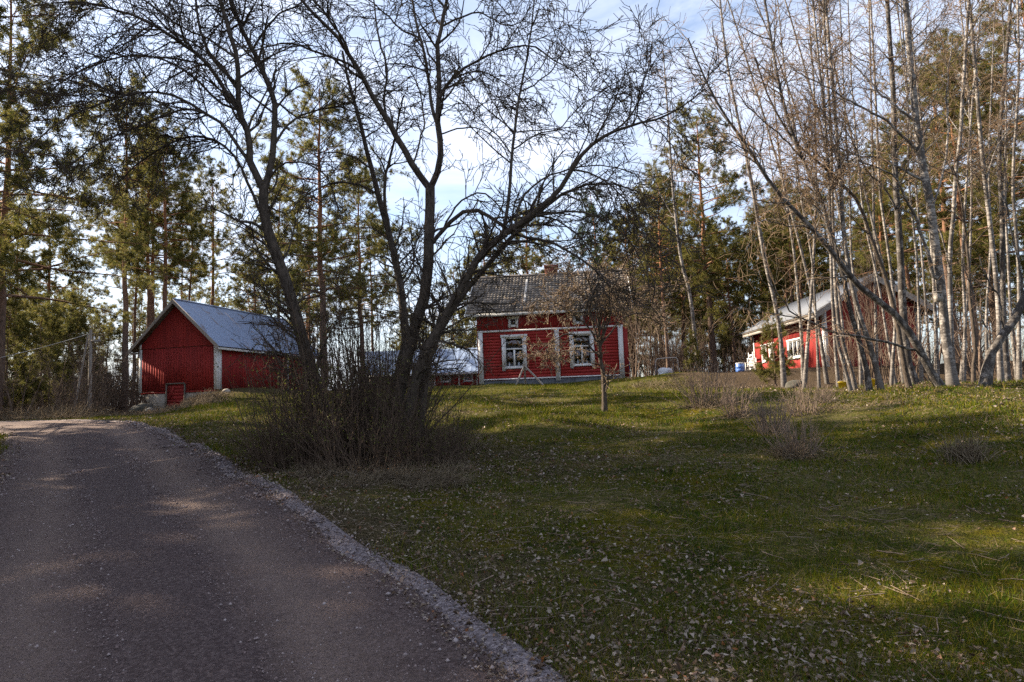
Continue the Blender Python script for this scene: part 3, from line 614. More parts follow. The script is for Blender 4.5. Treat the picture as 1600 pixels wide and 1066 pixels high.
# ---- the red building behind the birches
rb0 = (14.7, 32.0, 2.75)
rb = thing('red_building', 'red building behind the birch trunks with its long wall in full sun', 'house', rb0)
w2, l2, e2 = 4.4, 9.4, 2.72; bt2 = math.tan(R(31)); ap2 = e2+w2/2*bt2
a = Acc(); a.prism([(0.03, -0.56), (w2-0.03, -0.56), (w2-0.03, e2), (w2/2, ap2), (0.03, e2)], 'y', 0.03, l2); a.build('wall', M['red_v'], rb)
x = 0.0
while x < w2-0.02:
    w_ = min(0.17, w2-x); b = Acc(); tp = lambda q: e2+min(q, w2-q)*bt2-0.02; off = rng.uniform(0, 0.01)
    poly = [(x+0.004, -0.55), (x+w_-0.004, -0.55), (x+w_-0.004, tp(x+w_-0.004))]+([(w2/2, tp(w2/2))] if x < w2/2 < x+w_-0.004 else [])+[(x+0.004, tp(x+0.004))]
    b.prism(poly, 'y', -0.02-off, 0.02); b.build('board', M['red_v'], rb); x += 0.17
y = 0.0; holes = [(2.45, 4.3, 0.58, 1.56), (6.2, 8.1, 0.7, 1.62)]
while y < l2-0.02:
    w_ = min(0.17, l2-y); off = rng.uniform(0, 0.01); hl = [q for q in holes if q[0]-0.05 < y+w_/2 < q[1]+0.05]
    for (za, zb) in (((-0.4, hl[0][2]), (hl[0][3], e2)) if hl else ((-0.4, e2),)):
        b = Acc(); b.box(-0.02-off, 0.02, y+0.004, y+w_-0.004, za, zb); b.build('board', M['red_v'], rb)
    y += 0.17
window(rb, -4.3, -2.45, 0.55, 1.60, 3, 1, y=-0.02, case=0.09, muntin=0.05, legs=0.05, loc=(0, 0, 0), rz=R(-90), curtain=[(0.02, 0.15), (0.85, 0.98)])
window(rb, -8.1, -7.35, 0.6, 1.66, 1, 1, y=-0.02, case=0.12, legs=0.05, loc=(0, 0, 0), rz=R(-90), curtain=[(0.02, 0.98)])
window(rb, -6.95, -6.2, 0.6, 1.66, 1, 1, y=-0.02, case=0.12, legs=0.05, loc=(0, 0, 0), rz=R(-90), curtain=[(0.02, 0.98)])
for (x0, x1, y0, y1) in ((-0.065, -0.032, -0.04, 0.12), (-0.03, 0.12, -0.065, -0.04), (w2-0.12, w2+0.03, -0.065, -0.032), (-0.065, -0.032, l2-0.15, l2)):
    a = Acc(); a.box(x0, x1, y0, y1, -0.5, e2); a.build('corner_board', M['white'] if x0 < w2-0.5 else M['greywood'], rb)
a = Acc(); a.box(0.05, w2-0.05, 0.05, l2, -1.4, -0.57); a.build('foundation', M['granite'], rb)
for sgn in (1, -1):
    xe0 = w2/2+sgn*(w2/2+0.55); ze0 = e2-0.55*bt2; n = np.array([sgn*math.sin(R(31)), math.cos(R(31))])*0.10
    a = Acc(); a.prism([(w2/2, ap2), (xe0, ze0), (xe0+n[0], ze0+n[1]), (w2/2, ap2+0.1/math.cos(R(31)))], 'y', -0.6, l2+0.25); a.build('roof', M['soffit'], rb)
    a = Acc(); a.prism([(w2/2, ap2+0.125), (xe0+n[0]*1.1, ze0+n[1]*1.1), (xe0+n[0]*1.5, ze0+n[1]*1.5), (w2/2, ap2+0.16)], 'y', -0.62, l2+0.27); a.build('roofing', M['felt'], rb)
    a = Acc(); a.prism([(w2/2, ap2-0.14), (xe0, ze0-0.14), (xe0+n[0]*1.6, ze0+n[1]*1.2), (w2/2, ap2+0.17)], 'y', -0.655, -0.622); a.build('barge_board', M['greywood'], rb)
    a = Acc(); a.box(xe0-0.02, xe0+0.02, -0.6, l2+0.25, ze0-0.14, ze0-0.005); a.build('eave_board', M['greywood'], rb)
# porch steps rail at the far end: pale slatted screen
a = Acc()
for k in range(6): a.box(-0.42, -0.40, 8.5, 9.3, 0.05+k*0.2, 0.05+k*0.2+0.11)
a.box(-0.44, -0.42, 8.5, 8.58, -0.3, 1.3); a.box(-0.44, -0.42, 9.22, 9.3, -0.3, 1.3); a.build('porch_screen', M['white'], rb)

# ------------------------------------------------------------------ trees: builders
def GP(px, py):
    """where the ray of a pixel meets the ground"""
    d = c_f+c_r*((px-800)/FPX)+c_u*((533-py)/FPX); d = np.array(d)/d.y
    Y = np.arange(2.5, 70, 0.05); z = CAMZ+d[2]*Y; g_ = h(d[0]*Y, Y); k = np.argmax(z <= g_)
    return np.array((d[0]*Y[k], Y[k], g_[k]))
def limb(pts, Y0, Y1, w0, w1, m=16, ground=False):
    """a traced limb: pixels, depth at both ends, width in pixels at both ends -> (m,4) points and radius"""
    p = np.array(pts, float); s = np.concatenate([[0], np.cumsum(np.linalg.norm(np.diff(p, axis=0), axis=1))]); s /= s[-1]
    out = []
    for (x, y), u in zip(p, s):
        Y = Y0+(Y1-Y0)*u**1.3; q = PX(x, y, Y); out.append((*q, 0.45*(w0+(w1-w0)*u)/2/FPX*Y))
    if ground:
        b = AT(p[0, 0], Y0); b[2] -= 0.12; out[0] = (*b, out[0][3]*1.45)
    return smooth_path(out, m)
def wob(rng, L, amp):
    """crooks along a limb"""
    n = len(L); k = np.cumsum(rng.normal(0, 1, (n, 3)), axis=0); k -= np.linspace(0, 1, n)[:, None]*k[-1]
    L[:, :3] += k*amp; return L
def near_ends(P, R_, rng, n, jit, L, W):
    """points near twig ends with directions, for buds and tufts"""
    N, m, _ = P.shape; i = rng.integers(0, N, n); u = rng.uniform(0.15, 1, n)*(m-1); k = np.minimum(u.astype(int), m-2); f = (u-k)[:, None]
    pos = P[i, k]*(1-f)+P[i, k+1]*f; d = nrm(P[i, k+1]-P[i, k]); return pos, nrm(d+rng.normal(size=(n, 3))*jit)
def bare_tree(name, label, cat, limbs, seed, barkm, twigm, br=(1.1, 1.0), sub=(1.7, 0.5), twig=(3.5, 0.28), trop=(0, 0, 0.35), trop2=(0, 0, 0.15), trop3=(0, 0, 0), r1=0.021, buds=0, budm=None, budL=0.03, group=None, t1=(0.25, 1.0), wig=0.12, ang1=(30, 65), k=8, tipr=0.0042):
    """limbs: list of (m,4) arrays. br/sub/twig: (children per metre, length)"""
    rng = np.random.default_rng(seed); limbs = [q.copy() for q in limbs]
    for q in range(1, len(limbs)):                     # every limb grows out of the wood before it
        if abs(limbs[q][0, 2]-limbs[0][0, 2]) < 0.5: continue
        o_ = np.concatenate([np.stack([np.interp(np.linspace(0, len(z)-1, 120), np.arange(len(z)), z[:, k]) for k in range(4)], 1) for z in limbs[:q]])
        i_ = np.argmin(np.linalg.norm(o_[:, :3]-limbs[q][0, :3], axis=1)); dv = o_[i_, :3]-limbs[q][0, :3]
        limbs[q][:, :3] += dv*(np.linspace(1, 0, len(limbs[q]))**2)[:, None]; limbs[q][:, 3] = np.minimum(limbs[q][:, 3], o_[i_, 3]*0.95)
    L = np.stack(limbs); base = L[0, 0, :3].copy(); base[2] += 0.1
    root = thing(name, label, cat, tuple(base), 0, group)
    P = L[:, :, :3]-base; Rr = L[:, :, 3]
    plen = np.linalg.norm(np.diff(P, axis=1), axis=2).sum(1)
    P1, R1 = spawn(rng, P, Rr, br[0], t1, ang1, np.minimum(br[1], plen*0.7+0.2), 0.35, 0.6, 0.3, 7, trop, wig, r1, True)
    P2, R2 = spawn(rng, P1, R1, sub[0], (0.1, 1), (25, 65), sub[1], 0.4, 0.62, 0.35, 5, trop2, wig*1.2, 9, True)
    P2b, R2b = spawn(rng, P, Rr, sub[0]*0.5, (0.35, 1), (30, 75), sub[1]*1.2, 0.3, 0.5, 0.35, 5, trop2, wig, 0.009, True)
    P2 = np.concatenate([P2, P2b]); R2 = np.concatenate([R2, R2b])
    P3, R3 = spawn(rng, P2, R2, twig[0], (0.1, 1), (25, 70), twig[1], 0.3, 0.6, 0.5, 3, trop3, wig*1.3, 9, True)
    P3b, R3b = spawn(rng, P1, R1, twig[0]*0.5, (0.1, 1), (25, 70), twig[1], 0.3, 0.4, 0.5, 3, trop3, wig*1.3, 0.004, True)
    P3 = np.concatenate([P3, P3b]); R3 = np.maximum(np.concatenate([R3, R3b]), tipr); R2 = np.maximum(R2, tipr*1.3)
    a = Acc(); a.add(*tubes(P, Rr, k)); a.add(*tubes(P1, R1, 5)); a.build('trunk', M[barkm], root, True)
    a = Acc(); a.add(*tubes(P2, R2, 3)); a.add(*tubes(P3, R3, 3)); a.build('crown', M[twigm], root, True)
    if buds:
        pos, d = near_ends(P3, R3, rng, buds, 0.5, 1, 1); n = len(pos); a = Acc()
        a.add(*lozenges(rng, pos, d, budL*rng.uniform(0.6, 1.5, n), budL*0.5*rng.uniform(0.6, 1.3, n))); a.build('buds', M[budm], root, kind='stuff')
    return root

# ---- pines, in a few kinds that share their meshes
def pine_kind(seed, H, cb, spread, r0, nl=52, droop=0.0, bare=16, dens=1.0, mat='needles', lean=0.0, young=False):
    rng = np.random.default_rng(seed)
    z = np.linspace(-0.3, H, 16); w = np.cumsum(rng.normal(0, 0.05, (16, 2)), axis=0); w -= w[0]; w[:, 0] += lean*(np.maximum(z, 0)/H)**1.5
    P = np.concatenate([w, z[:, None]], 1)[None]; u = np.clip(z/H, 0, 1); Rr = (r0*(1-0.88*u)*(1+0.35*np.exp(-np.maximum(z, 0)/0.35)))[None]
    def limbs(n, za, zb, Lf, el, tipup, rl):
        pts = []; rad = []
        for q in range(n):
            zz = za+(zb-za)*((q+rng.uniform(0, 1))/n); zz = za+(zz-za) if young else zz
            f = zz/H; i = np.interp(zz, z, np.arange(16)); k = int(min(i, 14)); p = P[0, k]*(1-(i-k))+P[0, k+1]*(i-k)
            t_ = (zz-za)/max(zb-za, 1e-6); Lb = Lf(t_)*rng.uniform(0.6, 1.2); az = q*2.4+rng.uniform(-0.5, 0.5); e = math.radians(el(t_)+rng.uniform(-9, 9))
            d = np.array((math.cos(az)*math.cos(e), math.sin(az)*math.cos(e), math.sin(e))); pp = [p]; m = 8
            for s_ in range(m-1):
                d = d+np.array((0, 0, tipup*(s_/(m-1)-0.3)))+rng.normal(0, 0.09, 3); d /= np.linalg.norm(d); pp.append(pp[-1]+d*Lb/(m-1))
            pts.append(pp); rad.append(np.linspace(min(rl*Lb, 0.45*np.interp(zz, z, Rr[0])), 0.008, m))
        return np.array(pts), np.array(rad)
    Lf = (lambda t_: spread*(0.25+0.75*(1-t_)**0.7)) if young else (lambda t_: spread*(0.35+0.9*math.sin(math.pi*min(0.25+0.75*t_, 1))**0.8*(1-0.25*t_)))
    B, BR = limbs(nl, cb*H, H*0.985, Lf, lambda t_: -12*droop+8+48*t_**1.6, 0.16 if not droop else 0.05, 0.018)
    S, SR = spawn(rng, B, BR, 4.6*dens, (0.28, 1), (30, 62), 0.95, 0.35, 0.6, 0.3, 5, (0, 0, 0.12), 0.14, 0.012, True)
    Tw, TR = spawn(rng, S, SR, 7.0*dens, (0.2, 1), (25, 60), 0.42, 0.3, 0.6, 0.5, 3, (0, 0, 0.22), 0.15, 9, True)
    Tw = np.concatenate([Tw, S[:, [0, 2, 4]]])
    a = Acc(); a.add(*tubes(P, Rr, 10)); a.add(*tubes(B, BR, 4)); a.add(*tubes(S, np.maximum(SR, 0.005), 3))
    if bare:
        D, DR = limbs(bare, H*0.16, max(cb*H, H*0.2), lambda t_: spread*0.42, lambda t_: -4, -0.12, 0.010)
        D2, D2R = spawn(rng, D, DR, 2.0, (0.2, 1), (25, 60), 0.6, 0.3, 0.5, 0.4, 4, (0, 0, -0.1), 0.2, 9, True)
        a.add(*tubes(D, DR*0.8, 4)); a.add(*tubes(D2, np.maximum(D2R, 0.004), 3))
    me_t = a.mesh('trunk', M['pine_bark'], True)
    n = len(Tw); nt = 4; i = np.repeat(np.arange(n), nt); uu = rng.uniform(0.3, 1.0, n*nt)*2; k = np.minimum(uu.astype(int), 1); f = (uu-k)[:, None]
    pos = Tw[i, k]*(1-f)+Tw[i, k+1]*f; d = nrm(Tw[i, 2]-Tw[i, 0])
    nb = 8; j = np.repeat(np.arange(len(pos)), nb)
    dd = nrm(d[j]*0.55+rng.normal(size=(len(j), 3))*0.75+np.array((0, 0, 0.15)))
    a = Acc(); a.add(*blades(rng, pos[j]+rng.normal(0, 0.03, (len(j), 3)), dd, rng.uniform(0.12, 0.26, len(j)), rng.uniform(0.015, 0.032, len(j))))
    me_c = a.mesh('crown', M[mat]); return me_t, me_c
KIND = {
 'tall': pine_kind(11, 19, 0.45, 3.0, 0.20, 46, 0, 22), 'tall2': pine_kind(12, 21, 0.52, 2.8, 0.21, 40, 0, 26), 'slim': pine_kind(13, 17, 0.55, 2.0, 0.14, 36, 0, 24, 0.9),
 'broad': pine_kind(14, 18, 0.30, 3.9, 0.23, 60, 0.6, 16), 'lush': pine_kind(15, 16, 0.20, 3.2, 0.20, 66, 0.3, 8, 1.1), 'young': pine_kind(16, 7.5, 0.06, 2.0, 0.09, 54, 0, 0, 1.2, 'needles', 0, True),
 'spruce': pine_kind(17, 15, 0.08, 2.6, 0.17, 90, 1.6, 0, 1.1, 'spruce', 0, True), 'huge': pine_kind(18, 22, 0.26, 5.0, 0.22, 70, 0.9, 3, 1.05)}
HGT = {'tall': 19, 'tall2': 21, 'slim': 17, 'broad': 18, 'lush': 16, 'young': 7.5, 'spruce': 15, 'huge': 22}
def pine(kind, x, y, hgt, rz, label, name='pine_tree', group=None, cat='pine', sink=0.0):
    s = hgt/HGT[kind]; o = thing(name, label, cat, (x, y, h1(x, y)-sink), rz, group); o.scale = (s, s, s)
    link('trunk', KIND[kind][0], o); link('crown', KIND[kind][1], o); return o
def pine_px(kind, px, Y, hgt, rz, label, **k):
    p = AT(px, Y); return pine(kind, p[0], p[1], hgt, rz, label, **k)

# ------------------------------------------------------------------ the foreground trees beside the road
rl_ = np.random.default_rng(3)
Lm = lambda *a_, **k_: wob(rl_, limb(*a_, **k_), k_.get('amp', 0.012))
A_ = [limb([(528, 720), (508, 645), (480, 560), (459, 480), (444, 432), (423, 374), (412, 333), (412, 297)], 11.2, 11.0, 50, 34, ground=True),
 Lm([(412, 297), (396, 261), (389, 230), (387, 207), (374, 176), (369, 144), (365, 86), (351, 40), (342, 0), (330, -70)], 11.0, 10.6, 27, 10),
 Lm([(413, 300), (426, 252), (435, 180), (432, 158), (419, 122), (396, 77), (374, 36), (360, 0), (335, -60)], 11.0, 11.6, 26, 10),
 Lm([(374, 176), (356, 149), (333, 113), (311, 90), (284, 68), (252, 45), (216, 27), (150, 8), (80, 5)], 10.9, 9.8, 16, 5),
 Lm([(368, 138), (342, 99), (324, 68), (311, 27), (300, -30)], 10.8, 11.6, 14, 7),
 Lm([(396, 256), (369, 221), (342, 189), (306, 167), (270, 149), (216, 144), (158, 162), (90, 192), (40, 240)], 11.0, 9.6, 13, 4),
 Lm([(320, 172), (290, 165), (250, 178), (190, 205), (120, 245), (85, 290)], 10.6, 10.0, 9, 4),
 Lm([(409, 350), (397, 321), (383, 290), (366, 245), (335, 215), (290, 210), (230, 240), (180, 290)], 11.0, 12.3, 12, 4),
 Lm([(408, 362), (397, 352), (383, 346), (365, 343)], 11.0, 10.6, 12, 8),
 Lm([(430, 235), (450, 200), (480, 180), (520, 170), (570, 180), (610, 210)], 11.2, 12.2, 9, 3),
 Lm([(396, 77), (420, 40), (440, 20), (470, 5), (500, -20)], 11.3, 10.8, 9, 4),
 Lm([(365, 86), (330, 60), (280, 40), (220, -5)], 10.7, 11.4, 9, 4),
 Lm([(418, 280), (440, 258), (462, 252), (490, 262), (515, 290), (530, 330)], 11.0, 10.2, 8, 3),
 Lm([(374, 176), (340, 160), (300, 120), (250, 95), (190, 90), (130, 110), (70, 150)], 10.9, 11.8, 9, 4)]
bare_tree('deciduous_tree', 'dark leafless tree nearest the barn, trunk leaning left and forking above the barn roof', 'tree', A_, 21, 'bark_dark', 'twig_dark', br=(7.0, 1.55), sub=(7.5, 0.62), twig=(9.0, 0.28), trop=(0, 0, 0.1), trop2=(0, 0, -0.1), buds=5000, budm='budbrown', budL=0.028, wig=0.17)
B_ = [limb([(606, 722), (618, 650), (636, 560), (651, 500), (662, 469), (668, 424), (670, 398), (670, 370), (672, 325), (672, 292)], 11.0, 11.0, 46, 34, ground=True),
 Lm([(670, 296), (662, 285), (643, 258), (631, 234), (608, 194), (581, 149), (563, 113), (540, 77), (518, 50), (490, 22), (450, -20)], 11.0, 10.0, 25, 9),
 Lm([(672, 296), (685, 252), (680, 203), (682, 149), (680, 90), (685, 59), (694, 23), (698, 0), (704, -60)], 11.0, 11.3, 24, 10),
 Lm([(677, 205), (671, 175), (667, 126), (658, 72), (649, 27), (640, -30)], 11.1, 12.0, 13, 7),
 Lm([(685, 150), (707, 122), (743, 95), (779, 79), (815, 68), (842, 72), (865, 90), (895, 112), (920, 140)], 11.1, 10.2, 11, 3),
 Lm([(676, 385), (697, 357), (719, 338), (742, 332), (764, 340), (790, 357), (815, 368), (847, 376), (880, 390), (920, 415), (958, 445)], 11.0, 9.4, 17, 5),
 Lm([(694, 360), (719, 319), (745, 304), (767, 306), (783, 322), (800, 350), (812, 385)], 10.9, 10.4, 8, 3),
 Lm([(631, 234), (610, 205), (600, 160), (605, 110), (590, 50), (580, -20)], 10.9, 11.8, 10, 5),
 Lm([(567, 118), (545, 100), (505, 85), (460, 70), (410, 75), (360, 100)], 10.4, 9.6, 10, 4),
 Lm([(555, 100), (530, 55), (505, 22), (480, -10)], 10.3, 9.8, 12, 7),
 Lm([(645, 262), (655, 225), (664, 190), (660, 150), (640, 110)], 11.0, 12.0, 7, 4),
 Lm([(683, 215), (720, 205), (757, 208), (785, 230), (800, 262)], 11.1, 11.8, 6, 2.5),
 Lm([(684, 160), (700, 130), (730, 115), (765, 118), (800, 140), (830, 175)], 11.2, 12.4, 7, 2.5),
 Lm([(690, 45), (720, 30), (750, 25), (790, 40), (820, 30)], 11.2, 10.5, 8, 3),
 Lm([(658, 72), (630, 50), (600, 15), (560, -10)], 11.7, 12.2, 8, 4)]
bare_tree('deciduous_tree', 'tall dark leafless tree with upright trunk forking like a Y above the big bush', 'tree', B_, 22, 'bark_dark', 'twig_dark', br=(4.0, 1.25), sub=(6.0, 0.55), twig=(8.0, 0.27), trop=(0, 0, 0.0), trop2=(0, 0, -0.15), buds=4500, budm='budbrown', budL=0.028, wig=0.18)
C_ = [limb([(628, 725), (640, 640), (652, 585), (665, 551), (687, 510), (710, 469), (732, 430), (751, 398), (783, 370), (824, 341), (845, 323)], 10.7, 10.0, 42, 20, ground=True),
 Lm([(845, 323), (869, 306), (896, 266), (923, 234), (950, 212), (995, 194), (1040, 180), (1076, 158), (1100, 140)], 10.0, 9.0, 19, 4),
 limb([(645, 720), (668, 570), (688, 516), (719, 465), (748, 430), (770, 405), (796, 373), (818, 352), (850, 325), (885, 300), (940, 285), (1000, 300)], 10.9, 10.8, 34, 5, ground=True),
 Lm([(788, 368), (795, 311), (797, 270), (802, 216), (811, 158), (824, 90), (833, 27), (838, -30)], 10.2, 10.4, 13, 4),
 Lm([(750, 398), (755, 385), (760, 360), (758, 348)], 10.3, 10.1, 12, 8),
 Lm([(806, 354), (815, 311), (842, 284), (874, 270), (905, 261), (950, 259), (1000, 275)], 10.1, 11.0, 9, 3),
 Lm([(896, 268), (920, 270), (955, 290), (990, 330), (1010, 380)], 9.7, 9.2, 8, 3),
 Lm([(824, 340), (870, 330), (920, 335), (965, 360), (1000, 410), (1015, 450)], 10.0, 9.5, 9, 3),
 Lm([(810, 350), (850, 345), (895, 360), (930, 395), (945, 440)], 10.4, 9.7, 8, 3),
 Lm([(950, 212), (980, 190), (1000, 150), (1012, 110), (1020, 75)], 9.6, 9.9, 7, 3),
 Lm([(870, 305), (905, 240), (920, 190), (930, 150)], 9.9, 10.6, 7, 3),
 Lm([(800, 240), (830, 215), (870, 200), (900, 170), (930, 150), (960, 130)], 10.3, 9.8, 6, 2.5),
 Lm([(803, 215), (780, 180), (760, 130), (750, 80)], 10.3, 10.9, 6, 2.5),
 Lm([(812, 150), (850, 120), (880, 80), (890, 40)], 10.4, 10.0, 6, 2.5),
 Lm([(1000, 192), (1030, 210), (1055, 240), (1065, 290)], 9.3, 9.0, 5, 2.5)]
bare_tree('deciduous_tree', 'leafless tree with two stems leaning far right over the house roof, fans of arching twigs', 'tree', C_, 23, 'bark_dark', 'twig_dark', br=(6.0, 1.35), sub=(7.0, 0.6), twig=(9.0, 0.27), trop=(0.1, 0, -0.35), trop2=(0, 0, -0.3), trop3=(0, 0, 0.1), buds=5000, budm='budbrown', budL=0.03, wig=0.14)
D_ = [limb([(588, 715), (612, 620), (633, 545), (632, 507), (627, 456), (620, 418), (611, 373), (601, 344), (592, 309), (582, 268), (573, 236), (560, 180), (545, 130), (535, 80)], 12.4, 13.0, 40, 8, ground=True),
 Lm([(612, 375), (605, 316), (608, 271), (614, 245), (622, 200), (630, 150)], 12.7, 12.2, 14, 5), Lm([(592, 309), (560, 290), (520, 285), (480, 300), (450, 335)], 12.9, 12.0, 9, 3),
 Lm([(582, 268), (555, 245), (520, 235), (480, 240)], 12.9, 13.6, 8, 3), Lm([(620, 418), (600, 400), (570, 395), (540, 410)], 12.6, 11.8, 7, 3), Lm([(626, 450), (645, 420), (650, 380), (660, 350)], 12.6, 12.9, 8, 3)]
bare_tree('deciduous_tree', 'slimmer dark leafless tree leaning left just behind the upright forked trunk', 'tree', D_, 24, 'bark_dark', 'twig_dark', br=(4.0, 1.1), sub=(5.5, 0.55), twig=(7.0, 0.27), trop=(0, 0, 0.1), buds=2500, budm='buds', budL=0.025, wig=0.16)

# the small apple tree on the lawn
E0 = GP(945, 643); YE = E0[1]
E_ = [limb([(945, 643), (944, 612), (943, 585), (938, 563), (937, 545), (936, 530)], YE, YE, 17, 13, ground=True)]
for pts, y1, w in (([(937, 548), (925, 500), (905, 455), (880, 425), (855, 415)], YE+0.9, 9), ([(938, 545), (955, 495), (985, 460), (1020, 450), (1050, 465)], YE-0.7, 9), ([(940, 560), (915, 530), (885, 522), (860, 535), (840, 552)], YE-1.0, 7), ([(938, 552), (945, 480), (950, 430), (940, 395)], YE+0.2, 9),
    ([(937, 542), (915, 510), (880, 480), (845, 470), (820, 485)], YE+0.3, 7), ([(938, 540), (970, 500), (1005, 490), (1035, 510)], YE+1.1, 7), ([(937, 540), (930, 470), (915, 420), (900, 390)], YE-1.1, 7), ([(938, 540), (962, 470), (985, 420), (1000, 395)], YE+0.6, 7), ([(937, 535), (945, 500), (965, 470), (970, 440)], YE-1.4, 7), ([(937, 550), (905, 545), (880, 552), (862, 560)], YE+1.2, 5)):
    E_.append(wob(rl_, limb(pts, YE, y1, w, 3), 0.02))
bare_tree('apple_tree', 'small leafless apple tree standing alone on the lawn in front of the house', 'apple tree', E_, 25, 'bark_dark', 'twig_apple', br=(7.0, 0.95), sub=(9.0, 0.46), twig=(11.0, 0.21), trop=(0, 0, -0.25), trop2=(0, 0, -0.05), r1=0.021, buds=9000, budm='budbrown', budL=0.04, wig=0.2, tipr=0.0065)

# ------------------------------------------------------------------ the birches and the dark leaning trees on the right
def birch(label, trunk, Y, w0, w1, side=(), seed=0, dark=False, name='birch_tree', cat='birch', Y1=None, dens=1.0, ext=0, **kw):
    Y1 = Y if Y1 is None else Y1
    L = [limb(trunk, Y, Y1, w0, w1, 20, ground=True)]
    rg = np.random.default_rng(seed+500)
    for (pts, y1, a_, b_) in side:
        f = (pts[0][1]-trunk[0][1])/(trunk[-1][1]-trunk[0][1]+1e-6); y0 = Y+(Y1-Y)*min(max(f, 0), 1)**1.3
        L.append(wob(rg, limb(pts, y0, y1, a_, b_, 20), 0.02))
    p = dict(br=(3.3*dens, 1.7), sub=(4.2*dens, 0.85), twig=(6.0*dens, 0.45), trop=(0, 0, 0.25), trop2=(0, 0, -0.05), trop3=(0, 0, -0.45), r1=0.02, t1=(0.42, 1.0), wig=0.13, ang1=(30, 60), tipr=0.0045); p.update(kw)
    return bare_tree(name, label, cat, L, seed, dark if isinstance(dark, str) else 'bark_dark' if dark else 'birch_bark', 'twig_birch', **p)
birch('thick pale birch with the bird box, largest of the row', [(1489, 606), (1484, 570), (1477, 525), (1474, 491), (1471, 457), (1467, 420), (1459, 367), (1455, 323), (1447, 292), (1444, 271), (1437, 230), (1431, 187), (1428, 150), (1421, 80), (1415, 0), (1405, -90), (1398, -170)], 18.2, 34, 15,
  [([(1479, 441), (1464, 429), (1455, 395), (1445, 364), (1433, 336), (1417, 305), (1405, 280), (1386, 268), (1340, 250)], 17.2, 14, 4), ([(1438, 236), (1430, 232), (1399, 206), (1371, 181), (1340, 165), (1300, 140), (1240, 110)], 17.6, 11, 3),
   ([(1444, 284), (1402, 258), (1371, 243), (1340, 237), (1290, 215), (1230, 180)], 19.2, 10, 3), ([(1432, 192), (1402, 169), (1380, 150), (1340, 110), (1310, 85)], 18.8, 10, 3), ([(1455, 330), (1470, 280), (1478, 220), (1480, 150), (1488, 60)], 18.6, 8, 4)], seed=41)
birch('pale birch curving up out of frame left of the bird box tree', [(1430, 602), (1418, 563), (1413, 509), (1409, 456), (1408, 420), (1403, 336), (1399, 274), (1397, 212), (1396, 150), (1390, 60), (1385, -20), (1380, -110)], 19.6, 27, 12, [([(1402, 330), (1380, 290), (1350, 260), (1320, 200)], 19.0, 8, 3), ([(1397, 200), (1420, 150), (1440, 90), (1450, 20)], 20.2, 7, 3)], seed=42, dark='birch_old')
birch('slim dark stemmed birch bending left between two pale trunks', [(1422, 603), (1413, 572), (1406, 527), (1399, 491), (1393, 465), (1379, 420), (1362, 375), (1340, 314), (1303, 277), (1278, 252), (1253, 234), (1230, 205), (1200, 150), (1180, 90)], 18.6, 18, 5, seed=43, dark=True)
birch('straight thin birch rising behind the long leaning trunk', [(1392, 598), (1395, 559), (1397, 536), (1400, 504), (1395, 450), (1385, 370), (1375, 300), (1368, 150), (1360, 0), (1355, -80)], 20.5, 11, 6, seed=44)
birch('pale birch leaning left, rightmost of the close clump before the red gable', [(1378, 601), (1368, 572), (1356, 527), (1345, 500), (1336, 466), (1331, 438), (1326, 420), (1318, 360), (1312, 270), (1305, 180), (1295, 60), (1288, -20), (1280, -90)], 18.4, 19, 8, [([(1330, 440), (1310, 390), (1280, 330), (1262, 260)], 18.0, 8, 3)], seed=45)
birch('speckled birch leaning hard left in the clump before the red gable', [(1359, 600), (1351, 563), (1342, 534), (1335, 509), (1327, 479), (1320, 447), (1315, 420), (1300, 370), (1282, 310), (1255, 250), (1235, 200), (1215, 120), (1195, 0), (1185, -60)], 18.5, 19, 7, [([(1284, 315), (1270, 280), (1262, 220), (1258, 150)], 19.2, 7, 3), ([(1255, 250), (1225, 225), (1190, 190), (1150, 140)], 18.0, 7, 3)], seed=46, dark='birch_old')
birch('thin pale birch, right one of the close pair at the left of the clump', [(1338, 602), (1329, 573), (1317, 536), (1310, 505), (1306, 456), (1304, 420), (1301, 330), (1298, 200), (1290, 80), (1285, -20), (1282, -80)], 19.4, 14, 7, seed=47)
birch('thin pale birch, left one of the close pair at the left of the clump', [(1331, 604), (1324, 588), (1313, 552), (1304, 509), (1301, 473), (1299, 420), (1296, 300), (1290, 200), (1280, 100), (1270, 0), (1265, -70)], 18.6, 13, 6, seed=48)
birch('long dark trunk leaning left right across the birches', [(1474, 601), (1456, 584), (1441, 555), (1425, 527), (1413, 506), (1397, 490), (1376, 473), (1358, 459), (1340, 445), (1326, 429), (1303, 398), (1266, 354), (1229, 317), (1204, 286), (1185, 258), (1170, 230), (1148, 203), (1123, 165), (1100, 120), (1075, 60)], 17.9, 29, 5,
  [([(1431, 549), (1404, 543), (1379, 536), (1361, 530), (1343, 524), (1317, 522), (1290, 513), (1270, 501), (1249, 494), (1237, 487), (1229, 473), (1218, 460), (1200, 440)], 16.8, 10, 4), ([(1240, 489), (1206, 484), (1178, 486), (1150, 482)], 16.4, 5, 3),
   ([(1266, 354), (1240, 350), (1200, 345), (1160, 352)], 17.2, 6, 2.5), ([(1204, 286), (1190, 240), (1150, 210), (1100, 200)], 17.2, 6, 2.5), ([(1303, 398), (1290, 350), (1255, 300), (1238, 240)], 18.4, 8, 3)], seed=49, dark='birch_old', name='leaning_tree', cat='tree', Y1=17.0, t1=(0.3, 1.0))
birch('straight birch right behind the bird box tree', [(1490, 602), (1487, 540), (1485, 472), (1484, 398), (1490, 336), (1493, 274), (1499, 227), (1503, 181), (1504, 150), (1510, 60), (1515, -20), (1520, -90)], 20.4, 17, 9, [([(1486, 420), (1474, 370), (1462, 330), (1450, 240)], 20.0, 6, 3)], seed=50)
